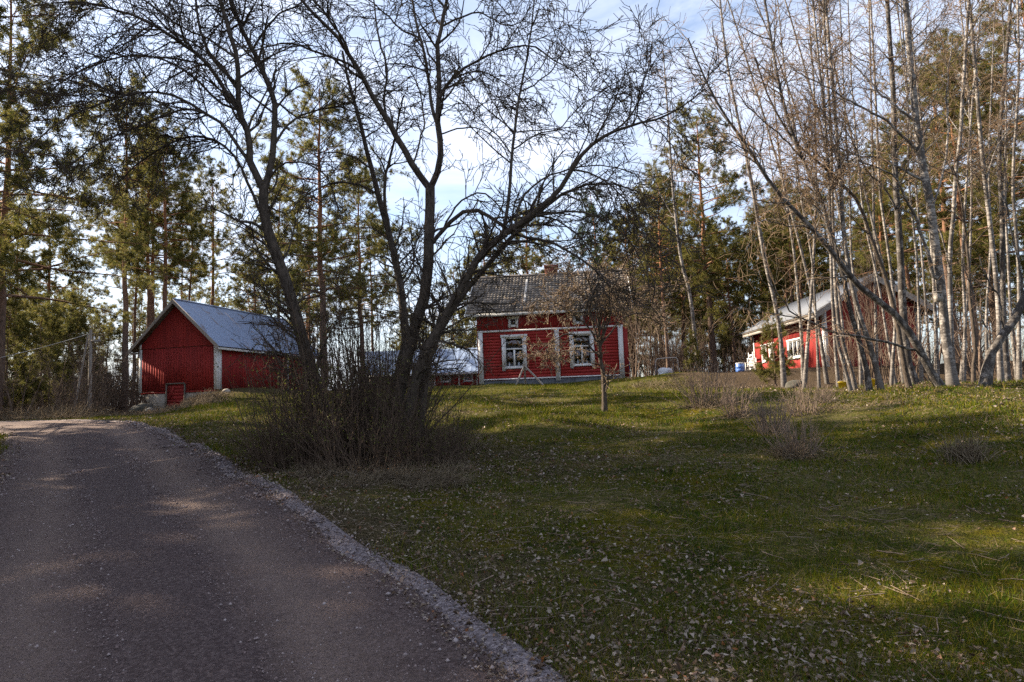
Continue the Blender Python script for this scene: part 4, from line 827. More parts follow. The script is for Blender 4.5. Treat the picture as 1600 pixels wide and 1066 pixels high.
birch('crooked dark slender trunk between the bird box birch and the right leaning birch', [(1521, 604), (1521, 570), (1524, 542), (1519, 495), (1515, 457), (1514, 420), (1508, 360), (1500, 300), (1488, 260)], 19.0, 13, 6, seed=51, dark=True, t1=(0.55, 1), dens=0.8, name='slender_tree', cat='tree')
birch('thick birch at the right edge leaning right out of the frame', [(1538, 606), (1545, 563), (1560, 532), (1579, 510), (1596, 476), (1614, 440), (1640, 380), (1672, 300), (1700, 200), (1720, 80)], 17.6, 33, 12, [([(1551, 548), (1537, 491), (1519, 446), (1505, 400)], 18.2, 6, 3), ([(1572, 520), (1556, 470), (1541, 440), (1530, 400)], 17.2, 6, 3), ([(1600, 470), (1590, 400), (1575, 330), (1568, 240)], 18.0, 8, 3)], seed=52, dark='birch_old')
birch('pale straight birch standing behind the right leaning birch', [(1564, 604), (1562, 551), (1560, 478), (1554, 413), (1547, 351), (1538, 274), (1532, 212), (1527, 150), (1520, 60), (1512, -20), (1505, -100)], 20.6, 18, 9, [([(1540, 290), (1555, 240), (1575, 190), (1590, 130)], 20.9, 6, 3)], seed=53)
birch('mottled birch close right of the pale straight birch, near the right edge', [(1573, 600), (1570, 530), (1567, 460), (1566, 336), (1561, 243), (1567, 150), (1575, 60), (1580, -20), (1585, -90)], 22.0, 20, 9, seed=54, dark='birch_old')
birch('thin birch closest to the right edge of the photo', [(1592, 602), (1592, 510), (1592, 429), (1588, 367), (1583, 305), (1584, 243), (1588, 190), (1592, 100), (1590, 0), (1588, -80)], 21.0, 13, 6, seed=55)
birch('pale birch standing far left of the birch row, in front of the tall orange pine', [(1092, 586), (1088, 545), (1078, 460), (1065, 410), (1057, 350), (1050, 280), (1045, 200), (1040, 130), (1036, 80)], 33.5, 15, 4, [([(1060, 395), (1072, 330), (1085, 260)], 33.0, 5, 2), ([(1056, 345), (1030, 300), (1012, 250)], 34.5, 5, 2)], seed=56, br=(2.0, 2.2), sub=(2.6, 1.1), twig=(4.0, 0.6), tipr=0.007)
birch('pale birch leaning left in front of the left end of the red building', [(1225, 590), (1220, 530), (1210, 470), (1200, 430), (1190, 380), (1180, 320), (1165, 240), (1150, 170), (1135, 90), (1125, 0), (1118, -60)], 25.5, 16, 6, [([(1208, 460), (1195, 400), (1185, 330), (1172, 260), (1162, 200)], 26.2, 9, 3), ([(1165, 240), (1140, 200), (1110, 160), (1085, 100)], 25.0, 6, 2)], seed=57, br=(2.2, 1.9), sub=(3.0, 1.0), twig=(4.2, 0.55), tipr=0.006)
birch('grey slender birch before the bright window of the red building', [(1256, 592), (1252, 520), (1247, 460), (1241, 398), (1232, 336), (1222, 274), (1216, 230), (1212, 180), (1205, 90)], 24.5, 13, 4, [([(1232, 336), (1215, 300), (1205, 260), (1200, 200)], 24.0, 6, 2)], seed=58, br=(2.2, 1.7), sub=(3.0, 0.9), twig=(4.2, 0.5), tipr=0.006)
BK = 'thin birches back among the birch row'
for k, (pts, Y, w) in enumerate([([(1345, 600), (1342, 500), (1330, 400), (1328, 300), (1320, 180), (1315, 60), (1310, -40)], 23, 9), ([(1310, 600), (1302, 500), (1300, 429), (1294, 274), (1290, 181), (1282, 60), (1280, -30)], 24, 10), ([(1440, 600), (1436, 500), (1432, 400), (1420, 280), (1418, 150), (1410, 40), (1405, -30)], 23, 10),
    ([(1505, 600), (1508, 500), (1504, 400), (1512, 260), (1520, 150), (1530, 40), (1540, -50)], 24, 11), ([(1280, 596), (1275, 500), (1268, 400), (1250, 300), (1240, 200), (1225, 100), (1215, 0)], 23.5, 9), ([(1545, 600), (1541, 500), (1548, 380), (1545, 260), (1550, 120), (1555, 0)], 25, 10), ([(1590, 600), (1580, 500), (1575, 400), (1570, 300), (1572, 150), (1565, 0)], 25, 11), ([(1400, 600), (1385, 520), (1372, 440), (1350, 340), (1340, 240), (1330, 120), (1325, 0)], 22, 9)]):
    birch('thin pale birch standing a few metres back among the birch row, one of several alike', pts, Y, w, 4, seed=70+k, group=BK, dens=0.75, br=(2.0, 1.6), sub=(2.6, 0.9), twig=(3.8, 0.5), tipr=0.005)

for k in range(9):
    rg = np.random.default_rng(900+k); px = [1262, 1290, 1325, 1352, 1372, 1408, 1448, 1462, 1500, 1530, 1552, 1580, 1235, 1600][k]+rg.uniform(-6, 6); le = rg.uniform(50, 190)*(1 if k % 4 else 0.1); bend = rg.uniform(-26, 26)
    pts = [(px-le*u**1.4+bend*math.sin(3*u), 600-u*680) for u in np.linspace(0, 1, 8)]
    birch('thin pale birch standing a few metres back among the birch row, one of several alike', pts, rg.uniform(23, 30), rg.uniform(9, 14), 4, seed=100+k, group=BK, dens=0.75, br=(2.0, 1.6), sub=(2.8, 0.9), twig=(4.0, 0.5), tipr=0.006)

# ------------------------------------------------------------------ pines one can tell apart
rp_ = np.random.default_rng(8)
an = lambda: rp_.uniform(0, 6.28)
pine_px('tall2', 192, 44, 22, 0.3, 'tall pine left of the barn gable, its straight trunk close to the barn wall')
pine_px('slim', 206, 50, 18, 1.3, 'slim pine with a crooked trunk just right of the pine beside the barn gable')
pine_px('tall2', 231, 48, 21, 2.3, 'left one of the two pines growing side by side behind the barn ridge')
pine_px('tall', 243, 49, 20, 4.0, 'right one of the two pines growing side by side behind the barn ridge')
pine_px('tall', 260, 46, 20, 5.2, 'red barked pine straight behind the peak of the barn roof')
pine_px('slim', 290, 52, 17, 0.9, 'slender pine leaning a little behind the middle of the barn roof')
pine_px('broad', 503, 41, 19, 2.2, 'dark pine standing between the left forked tree and the upright forked tree')
pine_px('huge', -8, 31, 22, 1.0, 'big dark pine at the left edge with boughs hanging over the road')
pine_px('broad', 1113, 47, 18.5, 2.0, 'tall pine with orange trunk and golden crown right of the house')
pine_px('spruce', 945, 52, 15, 0.5, 'dark pointed conifer behind the right end of the house roof', name='spruce_tree', cat='spruce')
pine_px('broad', 1035, 56, 16, 3.3, 'broad pine behind the pale birch right of the house')
pine_px('tall', 1046, 44, 13, 3.0, 'leaning grey pine trunk standing behind the pipe frame')
pine_px('broad', 830, 58, 15.5, 0.2, 'bushy pine showing above the left half of the house roof')
pine_px('lush', 765, 60, 14, 1.2, 'pine behind the left gable end of the house')
pine_px('tall', 1240, 58, 16, 2.7, 'pine behind the sunlit end of the red building')
pine_px('lush', 1265, 50, 13.5, 0.7, 'full green pine above the roof of the red building')
pine_px('young', 1180, 50, 9.5, 2.1, 'young green pine between the orange trunked pine and the red building', cat='young pine')
pine_px('broad', 1497, 36, 17, 4.1, 'broad golden crowned pine behind the bird box birch')
pine_px('lush', 1560, 40, 18, 5.5, 'dense pine high behind the pale straight birch at the right')
pine_px('broad', 1660, 30, 18, 1.9, 'pine at the right edge reaching into the frame behind the leaning birch')
pine_px('tall2', 1430, 46, 17, 0.4, 'pine behind the right end of the red building roof')
pine_px('tall', 395, 58, 15, 0.4, 'green pine far behind the right end of the barn roof')
pine_px('tall', 440, 50, 17, 3.4, 'pine showing between the barn and the left forked tree')
pine_px('broad', 565, 48, 16, 2.4, 'wide pine behind the slim tree left of the upright trunk')
pine_px('tall2', 330, 56, 20, 4.4, 'wide crowned pine high behind the middle of the barn')
pine_px('broad', 72, 54, 17, 5.0, 'wide pine behind the young pines left of the power pole')
pine_px('lush', 22, 47, 14, 3.6, 'low branched pine in the shade at the left edge')
for k, (px, Y, hh_) in enumerate([(60, 38, 6.5), (108, 42, 7.0), (10, 33, 5.5), (88, 50, 8), (165, 60, 9)]):
    pine_px('young', px, Y, hh_, k*1.3, ['bushy young pine in the thicket left of the power pole', 'young pine nearest the power pole', 'small pine at the left edge of the road verge', 'taller young pine deep in the left thicket', 'young pine far back between the pole and the barn'][k], cat='young pine')
for px, Y, kd, hh_, lb in [(992, 50, 'lush', 12.5, 'low branched pine at the forest edge just right of the house'), (1072, 53, 'broad', 14.5, 'pine between the pale birch and the orange trunked pine, set back'), (1150, 47, 'lush', 10.5, 'bushy golden green pine left of the red building'), (1208, 56, 'lush', 14, 'full pine behind the left gable of the red building'), (1335, 49, 'broad', 15, 'pine crown showing over the peak of the red building'), (1400, 52, 'lush', 15, 'full pine between the birch trunks behind the red gable'), (1530, 33, 'tall', 16, 'pine with orange upper trunk between the right hand birches')]:
    pine_px(kd, px, Y, hh_, an(), lb)
# pines left of the road, out of frame but for some boughs: they shade the road and the lawn
OFF = [(-20.5, 14.5, 'broad', 20), (-19, 16.8, 'broad', 18), (-22.5, 10.5, 'huge', 20), (-16, 7.5, 'broad', 17), (-14.5, 0.5, 'broad', 17), (-20, 5.5, 'huge', 20), (-16.5, 15.5, 'huge', 20), (-21, 20, 'huge', 21), (-30, 21.5, 'broad', 19), (-19, 9, 'huge', 20), (-24, 13, 'broad', 18), (-36, 14, 'huge', 20), (-17.5, 3, 'broad', 18), (-28, 6, 'huge', 21), (-41, 37, 'broad', 20), (-45, 25, 'huge', 21), (-15, -4, 'broad', 17), (-40, 46, 'broad', 20), (-48, 52, 'huge', 21), (-52, 38, 'huge', 21)]
for (x, y, k, hg) in OFF:
    pine(k, x, y, hg, an(), 'tall spreading pine in the dark wood along the left side of the road', group='pines in the wood left of the road')
# the forest behind
taken = []
def free(x, y, dmin):
    if any((x-a_)**2+(y-b_)**2 < dmin*dmin for a_, b_ in taken): return False
    if -3 < x < 8 and 36 < y < 47.5: return False
    if -12.5 < x < 2.5 and 48.5 < y < 56: return False
    if 13.5 < x < 21 and 30 < y < 44: return False
    taken.append((x, y)); return True
def forest(n, xr, yr, kinds, hr, dmin, label, grp, wedge=None):
    c_ = 0; tries = 0
    while c_ < n and tries < n*40:
        tries += 1; x = rp_.uniform(*xr); y = rp_.uniform(*yr)
        if wedge and not (wedge[0]*y < x < wedge[1]*y): continue
        if not free(x, y, dmin): continue
        pine(kinds[rp_.integers(0, len(kinds))], x, y, rp_.uniform(*hr), an(), label, group=grp); c_ += 1
forest(24, (-80, -12), (58, 100), ['tall', 'tall2', 'slim', 'tall', 'broad'], (13, 20), 3.2, 'pine in the forest far behind the barn, one of many alike', 'forest behind the barn', (-0.85, -0.2))
forest(22, (-16, 20), (62, 105), ['tall', 'slim', 'broad', 'lush'], (10, 15), 3.4, 'pine in the forest far behind the house, one of many alike', 'forest behind the house', (-0.2, 0.2))
forest(17, (8, 40), (50, 100), ['tall', 'slim', 'broad', 'lush', 'tall2'], (12, 17), 3.2, 'pine in the forest right of the house, one of many alike', 'forest right of the house', (0.17, 0.45))
forest(32, (18, 90), (36, 95), ['tall', 'slim', 'tall2', 'broad', 'slim'], (11, 16), 2.8, 'pine in the forest behind the birches at the right, one of many alike', 'forest behind the birches', (0.40, 0.90))

# bare saplings and brush: kinds sharing their meshes
def sapling_kind(seed, H, n, lean, r, twigs=1.0, spread=0.25, mat='twig_shrub', buds=0, budm='budbrown', basr=0.12, tipr=0.0018, up=0.25):
    rng = np.random.default_rng(seed); an_ = rng.uniform(0, 2*np.pi, n); rr = basr*np.sqrt(rng.uniform(0, 1, n)); m = 9
    p = np.stack([rr*np.cos(an_), rr*np.sin(an_), np.full(n, -0.08)], 1); ti = np.abs(rng.normal(0, lean, n))
    a2 = an_+rng.normal(0, 0.6, n); d = np.stack([np.sin(ti)*np.cos(a2), np.sin(ti)*np.sin(a2), np.cos(ti)], 1); Ls = H*rng.uniform(0.45, 1.1, n)
    pts = [p]
    for s_ in range(m-1): d = nrm(d+np.array((0, 0, up/8))*np.sign(0.5)+rng.normal(0, 0.055, (n, 3))); pts.append(pts[-1]+d*(Ls/(m-1))[:, None])
    P = np.stack(pts, 1); Rr = (r*rng.uniform(0.6, 1.25, n))[:, None]*np.linspace(1, 0.2, m)[None]
    P1, R1 = spawn(rng, P, Rr, 3.2*twigs, (0.22, 1), (20, 50), H*0.30, 0.4, 0.6, 0.35, 5, (0, 0, spread), 0.12, 9, True)
    P2, R2 = spawn(rng, P1, R1, 4.0*twigs, (0.2, 1), (25, 60), H*0.13, 0.3, 0.6, 0.5, 3, (0, 0, spread), 0.15, 9, True)
    a = Acc(); a.add(*tubes(P, np.maximum(Rr, tipr), 5)); me1 = a.mesh('stems', M[mat], True)
    a = Acc(); a.add(*tubes(P1, np.maximum(R1, tipr), 3)); a.add(*tubes(P2, np.maximum(R2, tipr*0.8), 3)); me2 = a.mesh('twigs', M[mat], True)
    me3 = None
    if buds:
        pos, dd = near_ends(P2, R2, rng, buds, 0.6, 1, 1); a = Acc(); a.add(*lozenges(rng, pos, dd, 0.03*rng.uniform(0.6, 1.5, buds), 0.016*rng.uniform(0.6, 1.3, buds))); me3 = a.mesh('buds', M[budm])
    return me1, me2, me3
SK = {'thick1': sapling_kind(31, 1.9, 95, 0.5, 0.011, 1.15, 0.05, buds=1500, budm='buds', basr=0.55, mat='twig_bush'), 'thick2': sapling_kind(32, 2.5, 85, 0.42, 0.012, 1.15, 0.0, buds=1500, budm='buds', basr=0.5, mat='twig_bush'), 'thick3': sapling_kind(33, 1.5, 120, 0.7, 0.009, 1.4, 0.1, buds=1000, budm='buds', basr=0.6, mat='twig_bush'),
 'currant1': sapling_kind(34, 1.15, 80, 0.6, 0.011, 1.0, 0.3, basr=0.4, tipr=0.0035, mat='twig_currant'), 'currant2': sapling_kind(35, 0.95, 60, 0.48, 0.011, 1.0, 0.3, basr=0.25, tipr=0.0032, mat='twig_currant'),
 'brush1': sapling_kind(36, 3.0, 26, 0.35, 0.018, 0.9, 0.2, basr=0.5, tipr=0.004), 'brush2': sapling_kind(37, 2.3, 40, 0.45, 0.013, 0.9, 0.1, basr=0.8, tipr=0.004),
 'sap1': sapling_kind(38, 6.5, 4, 0.16, 0.045, 1.0, 0.25, basr=0.25, tipr=0.005, up=0.5), 'sap2': sapling_kind(39, 5.0, 3, 0.2, 0.04, 1.1, 0.2, basr=0.2, tipr=0.005, up=0.4)}
def shrub(kind, x, y, sc, rz, label, name='shrub', cat='bush', group=None, z=None):
    o = thing(name, label, cat, (x, y, h1(x, y) if z is None else z), rz, group); o.scale = (sc,)*3
    for nm, me in zip(('stems', 'twigs', 'buds'), SK[kind]):
        if me: link(nm, me, o, 'stuff')
    return o
for k, (kd, px, Y, sc, lb) in enumerate([('thick1', 470, 10.6, 0.85, 'left part of the big dark bush, stems spreading towards the road'), ('thick2', 540, 10.9, 1.0, 'middle left clump of the big dark bush at the foot of the leafless trees'), ('thick2', 620, 10.7, 1.0, 'middle right clump of the big dark bush at the foot of the leafless trees'),
        ('thick1', 690, 10.4, 0.85, 'right end of the big dark bush, thin stems reaching over the lawn'), ('thick3', 575, 10.0, 0.85, 'low tangled front of the big dark bush beside the road'), ('thick3', 655, 10.0, 0.75, 'low front right clump of the big dark bush with dry stalks'), ('thick2', 590, 12.2, 1.15, 'tall back clump of the big dark bush under the upright tree'), ('thick1', 505, 11.8, 1.0, 'back left clump of the big dark bush under the left forked tree'), ('thick3', 440, 11.2, 0.6, 'small outlying clump at the far left of the big dark bush')]):
    sc *= 1.12 if px < 600 else 0.7 if Y > 10.2 else 0.85; p = AT(px, Y); shrub(kd, p[0], p[1], sc, k*1.1, lb)
for (kd, px, py, sc, lb, rz) in [('currant1', 1108, 634, 1.15, 'widest bare currant bush in the row, nearest the earth bank', 0.2), ('currant2', 1152, 651, 0.9, 'small bare currant bush next to the widest one in the row', 1.2), ('currant2', 1208, 679, 0.95, 'bare currant bush in the middle of the row with tall upright sticks', 2.2), ('currant2', 1250, 713, 0.75, 'nearest bare currant bush in the row with pale dry grass at its foot', 3.1), ('currant1', 1255, 647, 0.7, 'bare currant bush set back behind the row, before the birches', 4.0), ('currant2', 1290, 630, 0.5, 'low twiggy clump on the lawn below the long dark trunk', 0.6)]:
    p = GP(px, py); shrub(kd, p[0], p[1], sc*0.98, rz, lb, name='currant_bush', cat='bush')
p = AT(1083, 33.2); o = pine('young', p[0], p[1], 1.9, 0.4, 'little green juniper behind the widest currant bush', name='juniper', cat='juniper')
p = AT(1213, 28); pine('young', p[0], p[1], 2.9, 1.4, 'small yellowish conifer before the wall of the red building', name='young_conifer', cat='young conifer')
# brush in the left thicket, in the birch wood and at the forest edge
G1 = 'brush in the thicket left of the road'
for k in range(26):
    px = rp_.uniform(-60, 150); Y = rp_.uniform(30, 46); p = AT(px, Y)
    if road_dist(np.array([p[0]]), np.array([p[1]]))[0] < 2.6: continue
    shrub(['brush1', 'brush2', 'sap1', 'sap2'][k % 4], p[0], p[1], rp_.uniform(0.7, 1.15), an(), 'tangled leafless brush in the thicket along the left road verge', group=G1, cat='brush')
for (px, Y, kd, sc, lb) in [(163, 46, 'sap1', 1.2, 'leafless sapling between the power pole and the barn pine'), (300, 50, 'sap2', 1.2, 'leafless sapling behind the barn'), (1010, 44, 'sap1', 1.0, 'brown leafless sapling just right of the house behind the bank'), (985, 48, 'sap2', 1.3, 'leafless sapling behind the blue barrel'), (690, 58, 'sap1', 1.1, 'sapling behind the pale blue outbuilding roof')]:
    p = AT(px, Y); shrub(kd, p[0], p[1], sc, an(), lb, name='sapling', cat='sapling')
for k in range(6):
    p = AT(rp_.uniform(1290, 1450), rp_.uniform(24.5, 30.5)); shrub(['sap1', 'brush1', 'sap2'][k % 3], p[0], p[1], rp_.uniform(0.6, 0.95), an(), 'leafless sapling or brush growing before the red gable, one of several alike', name='sapling', cat='sapling', group='saplings before the red gable')
for (grp, n, xr, yr, wd, lb) in [('undergrowth at the edge of the forest right of the house', 34, (7, 34), (42, 70), (0.165, 0.44), 'leafless undergrowth at the forest edge right of the house, one of many alike'),
        ('undergrowth in the birch wood', 34, (12, 45), (24, 55), (0.46, 0.85), 'leafless undergrowth among the birches at the right, one of many alike'), ('undergrowth behind the barn and the outbuilding', 30, (-45, -2), (56, 80), (-0.75, -0.02), 'leafless undergrowth in the forest behind the barn, one of many alike')]:
    c_ = 0
    while c_ < n:
        x = rp_.uniform(*xr); y = rp_.uniform(*yr)
        if not (wd[0]*y < x < wd[1]*y) or not free(x, y, 1.3): continue
        shrub(['brush1', 'sap1', 'brush2', 'sap2', 'sap1'][c_ % 5], x, y, rp_.uniform(0.75, 1.35), an(), lb, name='undergrowth', cat='brush', group=grp); c_ += 1

for (px0, px1, Y0, Y1, n, lb, grp) in ((145, 215, 42, 56, 22, 'dark leafless thicket between the power pole and the barn, one of many alike', 'thicket left of the barn'), (-40, 140, 44, 60, 26, 'dark leafless thicket deep behind the left road bend, one of many alike', 'thicket behind the road bend'), (975, 1170, 44, 60, 26, 'brown leafless thicket behind the earth bank right of the house', 'thicket behind the bank')):
    for k in range(n):
        p = AT(rp_.uniform(px0, px1), rp_.uniform(Y0, Y1)); shrub(['brush1', 'brush2', 'sap2'][k % 3], p[0], p[1], rp_.uniform(1.0, 1.5), an(), lb, name='undergrowth', cat='brush', group=grp)

# ------------------------------------------------------------------ small things
# pole tripod on the lawn
foot = AT(826, 34.8); tri = thing('pole_tripod', 'three bare wooden poles leaned together as a tripod in front of the house window', 'tripod', tuple(foot))
top = PX(819, 571, 35.2)-foot; topx = np.array((top[0], 0.4, top[2]))
for (px, Y) in ((806, 35.0), (821, 36.0), (851, 34.9)):
    f = AT(px, Y)-foot; f[2] -= 0.05; e = topx+(topx-f)*0.07; a = Acc(); a.tube([f, (f+e)/2+np.array((0.01, 0, 0)), e], [0.055, 0.05, 0.038], 7); a.build('pole', M['greywood'], tri, True)
# barrels
def barrel(p, hgt, r, mat, label, lid=None):
    o = thing('barrel', label, 'barrel', tuple(p)); a = Acc()
    a.lathe([(0.0, 0.0), (r*0.93, 0.0), (r*0.97, 0.04*hgt), (r, 0.30*hgt), (r*1.04, 0.33*hgt), (r*1.0, 0.36*hgt), (r, 0.63*hgt), (r*1.04, 0.66*hgt), (r, 0.69*hgt), (r*0.96, 0.97*hgt), (r*0.9, hgt), (0.0, hgt)], 22); a.build('body', M[mat], o, True)
    b = Acc(); b.lathe([(r*0.88, hgt*0.985), (r*1.02, hgt*0.985), (r*1.02, hgt*1.03), (r*0.6, hgt*1.06), (0.0, hgt*1.06)], 22); b.build('lid', M[lid or mat], o, True); return o
p = AT(975, 39.5); barrel((p[0], p[1], p[2]), 1.05, 0.36, 'blue', 'dark blue plastic barrel standing at the right corner of the house')
p = AT(1157, 41.0); p[2] = h1(p[0], p[1]); barrel(p, 0.62, 0.26, 'blue2', 'light blue barrel with a white lid beside the red building', 'tarp')
# pipe frame and white tarpaulin heap on the bank
p = AT(1043, 37.5); fr_ = thing('pipe_frame', 'bent metal pipe frame standing on the bank right of the house', 'frame', tuple(p)); hw = 0.62
a = Acc(); a.tube([(-hw, 0, -0.1), (-hw, 0, 0.75), (-hw+0.05, 0, 0.87), (-hw+0.16, 0, 0.93), (hw-0.16, 0.05, 0.97), (hw-0.05, 0.05, 0.92), (hw, 0.05, 0.8), (hw, 0.05, -0.1)], [0.028]*8, 8); a.build('hoop', M['steel'], fr_, True)
a = Acc(); a.tube([(hw-0.1, 0.05, 0.96), (hw-0.1, 0.75, 0.92), (hw-0.1, 0.75, -0.1)], [0.025]*3, 8); a.tube([(-hw+0.1, 0.0, 0.93), (-hw+0.1, 0.7, 0.9), (-hw+0.1, 0.7, -0.1)], [0.025]*3, 8); a.build('rear_leg', M['steel'], fr_, True)
def lump(name, label, cat, p, dims, mat, seed, n=3, amp=0.18, rz=0.0):
    rng = np.random.default_rng(seed); import bmesh
    bm = bmesh.new(); bmesh.ops.create_icosphere(bm, subdivisions=n, radius=1.0)
    ph = rng.uniform(0, 6, 9)
    for v in bm.verts:
        c = v.co; s_ = 1+amp*(math.sin(2.1*c.x+ph[0])+math.sin(2.7*c.y+ph[1])+math.sin(2.3*c.z+ph[2])+0.5*math.sin(5*c.x+4*c.y+ph[3])+0.5*math.sin(5*c.z-4*c.x+ph[4]))/2
        v.co = Vector((c.x*s_*dims[0], c.y*s_*dims[1], max(c.z*s_, -0.5)*dims[2]))
    me = bpy.data.meshes.new(name); bm.to_mesh(me); bm.free(); me.materials.append(M[mat])
    for f in me.polygons: f.use_smooth = True
    o = link(name, me); o.location = tuple(p); o.rotation_euler = (0, 0, rz); return tag(o, label, cat)
p = AT(1038, 36.6); lump('tarpaulin_heap', 'low heap covered by a white tarpaulin under the pipe frame', 'tarpaulin', (p[0], p[1], p[2]+0.12), (0.42, 0.3, 0.26), 'tarp', 3, 3, 0.28)
p = AT(222, 34.6); lump('boulder', 'big dark boulder under the left corner of the barn', 'boulder', (p[0], p[1], p[2]+0.25), (0.62, 0.55, 0.55), 'rock', 5, 4, 0.25)
p = AT(236, 34.0); lump('boulder', 'smaller grey stone beside the boulder at the barn corner', 'stone', (p[0], p[1], p[2]+0.08), (0.38, 0.3, 0.3), 'granite', 7, 3, 0.25)
p = AT(353, 33.9); lump('boulder', 'pale stone in the grass below the barn corner', 'stone', (p[0], p[1], p[2]+0.05), (0.2, 0.15, 0.14), 'concrete', 9, 3, 0.2)
p = AT(1240, 24.6); lump('boulder', 'mossy stone at the foot of the slender birch near the red building', 'stone', (p[0], p[1], p[2]+0.1), (0.36, 0.28, 0.2), 'rock', 11, 3, 0.25)
# white garden chair by the red building
p = AT(1174, 40.3); ch_ = thing('garden_chair', 'white slatted garden chair by the corner of the red building', 'chair', tuple(p), R(-35))
a = Acc(); [a.box(-0.25+k*0.105, -0.25+k*0.105+0.085, -0.24, 0.24, 0.40, 0.425) for k in range(5)]; a.build('seat', M['chairwhite'], ch_)
a = Acc(); [a.box(-0.27, 0.27, 0.22+0.012*k, 0.245+0.012*k, 0.5+0.085*k, 0.565+0.085*k) for k in range(5)]; a.build('backrest', M['chairwhite'], ch_)
for sx in (-0.26, 0.24):
    for sy in (-0.24, 0.22): a = Acc(); a.box(sx, sx+0.035, sy, sy+0.035, -0.03, 0.62 if sy < 0 else 0.92); a.build('leg', M['chairwhite'], ch_)
    a = Acc(); a.box(sx-0.01, sx+0.045, -0.25, 0.26, 0.622, 0.65); a.build('armrest', M['chairwhite'], ch_)
# yellow buckets among the birches
for (px, Y, s_, lb) in ((1317, 22.6, 0.17, 'bright yellow bucket on the ground left of the close birch clump'), (1362, 21.5, 0.15, 'bright yellow bucket between two leaning birches'), (1256, 26.0, 0.13, 'small yellow bucket left of the slender grey birch')):
    p = AT(px, Y); o = thing('bucket', lb, 'bucket', tuple(p)); a = Acc(); a.lathe([(0, 0.01), (s_*0.6, 0.0), (s_*0.8, s_*1.5), (s_*0.86, s_*1.5), (s_*0.86, s_*1.58), (s_*0.74, s_*1.55), (s_*0.55, 0.06), (0, 0.06)], 18); a.build('body', M['yellow'], o, True)
    b = Acc(); tt = np.linspace(0, math.pi, 9); b.tube([(s_*0.84*math.cos(q), s_*0.3*math.sin(q)-0.02, s_*1.5+s_*0.35*math.sin(q)) for q in tt], [0.006]*9, 5); b.build('handle', M['steel'], o, True)
# bird box on the big birch
p = PX(1466, 464, 17.95); bb = thing('bird_box', 'small grey wooden bird box fixed high on the thickest birch', 'bird box', tuple(p-np.array((0, 0, 0.13))), R(12))
a = Acc(); a.box(-0.075, 0.075, -0.075, 0.075, 0, 0.24); a.build('body', M['greywood'], bb)
a = Acc(); a.hexa([(-0.095, -0.12, 0.235), (0.095, -0.12, 0.235), (0.095, 0.08, 0.275), (-0.095, 0.08, 0.275)], [(-0.095, -0.12, 0.255), (0.095, -0.12, 0.255), (0.095, 0.08, 0.295), (-0.095, 0.08, 0.295)]); a.build('roof', M['greywood'], bb)
a = Acc(); a.tube([(0, -0.077, 0.16), (0, -0.07, 0.16)], [0.02, 0.02], 12); a.build('hole_shade_disc', M['shade_dark'], bb)  # flat dark disc, painted shade in place of a cut entrance
a = Acc(); a.box(-0.02, 0.12, 0.07, 0.09, 0.02, 0.2); a.build('back_board', M['greywood'], bb)
# power pole with its stay pole and the pale cable
p = AT(139, 33.0); pl_ = thing('power_pole', 'grey wooden power pole with a leaning stay pole at the bend of the road', 'pole', tuple(p)); hp_ = PX(141, 515, 33)[2]-p[2]
a = Acc(); a.tube([(0, 0, -0.3), (0.02, 0, hp_*0.5), (0.0, 0, hp_)], [0.095, 0.085, 0.07], 10); a.build('post', M['greywood'], pl_, True)
a = Acc(); a.tube([(-0.5, -0.5, -0.3), (-0.28, -0.3, hp_*0.45), (-0.06, -0.1, hp_*0.92)], [0.06, 0.05, 0.04], 8); a.build('stay_pole', M['greywood'], pl_, True)
a = Acc(); a.box(-0.06, 0.5, -0.05, 0.05, hp_-0.62, hp_-0.52); a.build('crossarm', M['greywood'], pl_)
for xx in (0.18, 0.42): a = Acc(); a.lathe([(0.0, hp_-0.52), (0.03, hp_-0.52), (0.05, hp_-0.46), (0.03, hp_-0.42), (0.045, hp_-0.38), (0.0, hp_-0.34)], 10, (xx, 0)); a.build('insulator', M['white'], pl_, True)
e1 = PX(141, 521, 33.0); e0 = PX(-140, 585, 29.0); tt = np.linspace(0, 1, 14); pts = e1[None]*(1-tt)[:, None]+e0[None]*tt[:, None]; pts[:, 2] -= 0.35*4*tt*(1-tt)*0.5
a = Acc(); a.tube(pts-p, [0.016]*14, 5); a.build('cable', M['cable'], pl_, True)

# ------------------------------------------------------------------ grass, leaves, stones: what nobody could count
rs = np.random.default_rng(77)
def scatter(n, rmin, rmax, pw, half=46):
    """ground positions round the viewpoint, denser near by"""
    u = rs.uniform(0, 1, n); r = (rmin**(2-pw)+u*(rmax**(2-pw)-rmin**(2-pw)))**(1/(2-pw)); th = np.radians(rs.uniform(-half, half, n))
    return r*np.sin(th), r*np.cos(th), r
def vnoise(x, y, sc, seed):
    r_ = np.random.default_rng(seed); ph = r_.uniform(0, 6.28, 8); s_ = 0
    for k in range(8): an__ = ph[k]*1.7+k; fr = sc*(0.6+0.35*k); s_ = s_+np.sin(fr*(x*np.cos(an__)+y*np.sin(an__))+ph[k])/(1+0.25*k)
    return s_/3.2
x, y, r = scatter(460000, 2.9, 36, 1.55); rd = road_dist(x, y); keep = (rd > RW/2+0.02+0.22*vnoise(x, y, 3.0, 21)+0.2*rs.uniform(0, 1, len(x))) & (vnoise(x, y, 1.1, 1)+0.6*vnoise(x, y, 3.3, 2) > rs.uniform(-0.9, 0.55, len(x))) & ~((x > 9) & (y > 23.5)) & ~((x > -2.5) & (x < 7) & (y > 37))
x, y, r = x[keep], y[keep], r[keep]; n = len(x); lod = np.clip(r/7, 0.7, 3.2)
pos = np.stack([x, y, h(x, y)-0.005], 1); d = nrm(np.stack([rs.normal(0, 0.55, n), rs.normal(0, 0.55, n), np.ones(n)*0.9], 1))
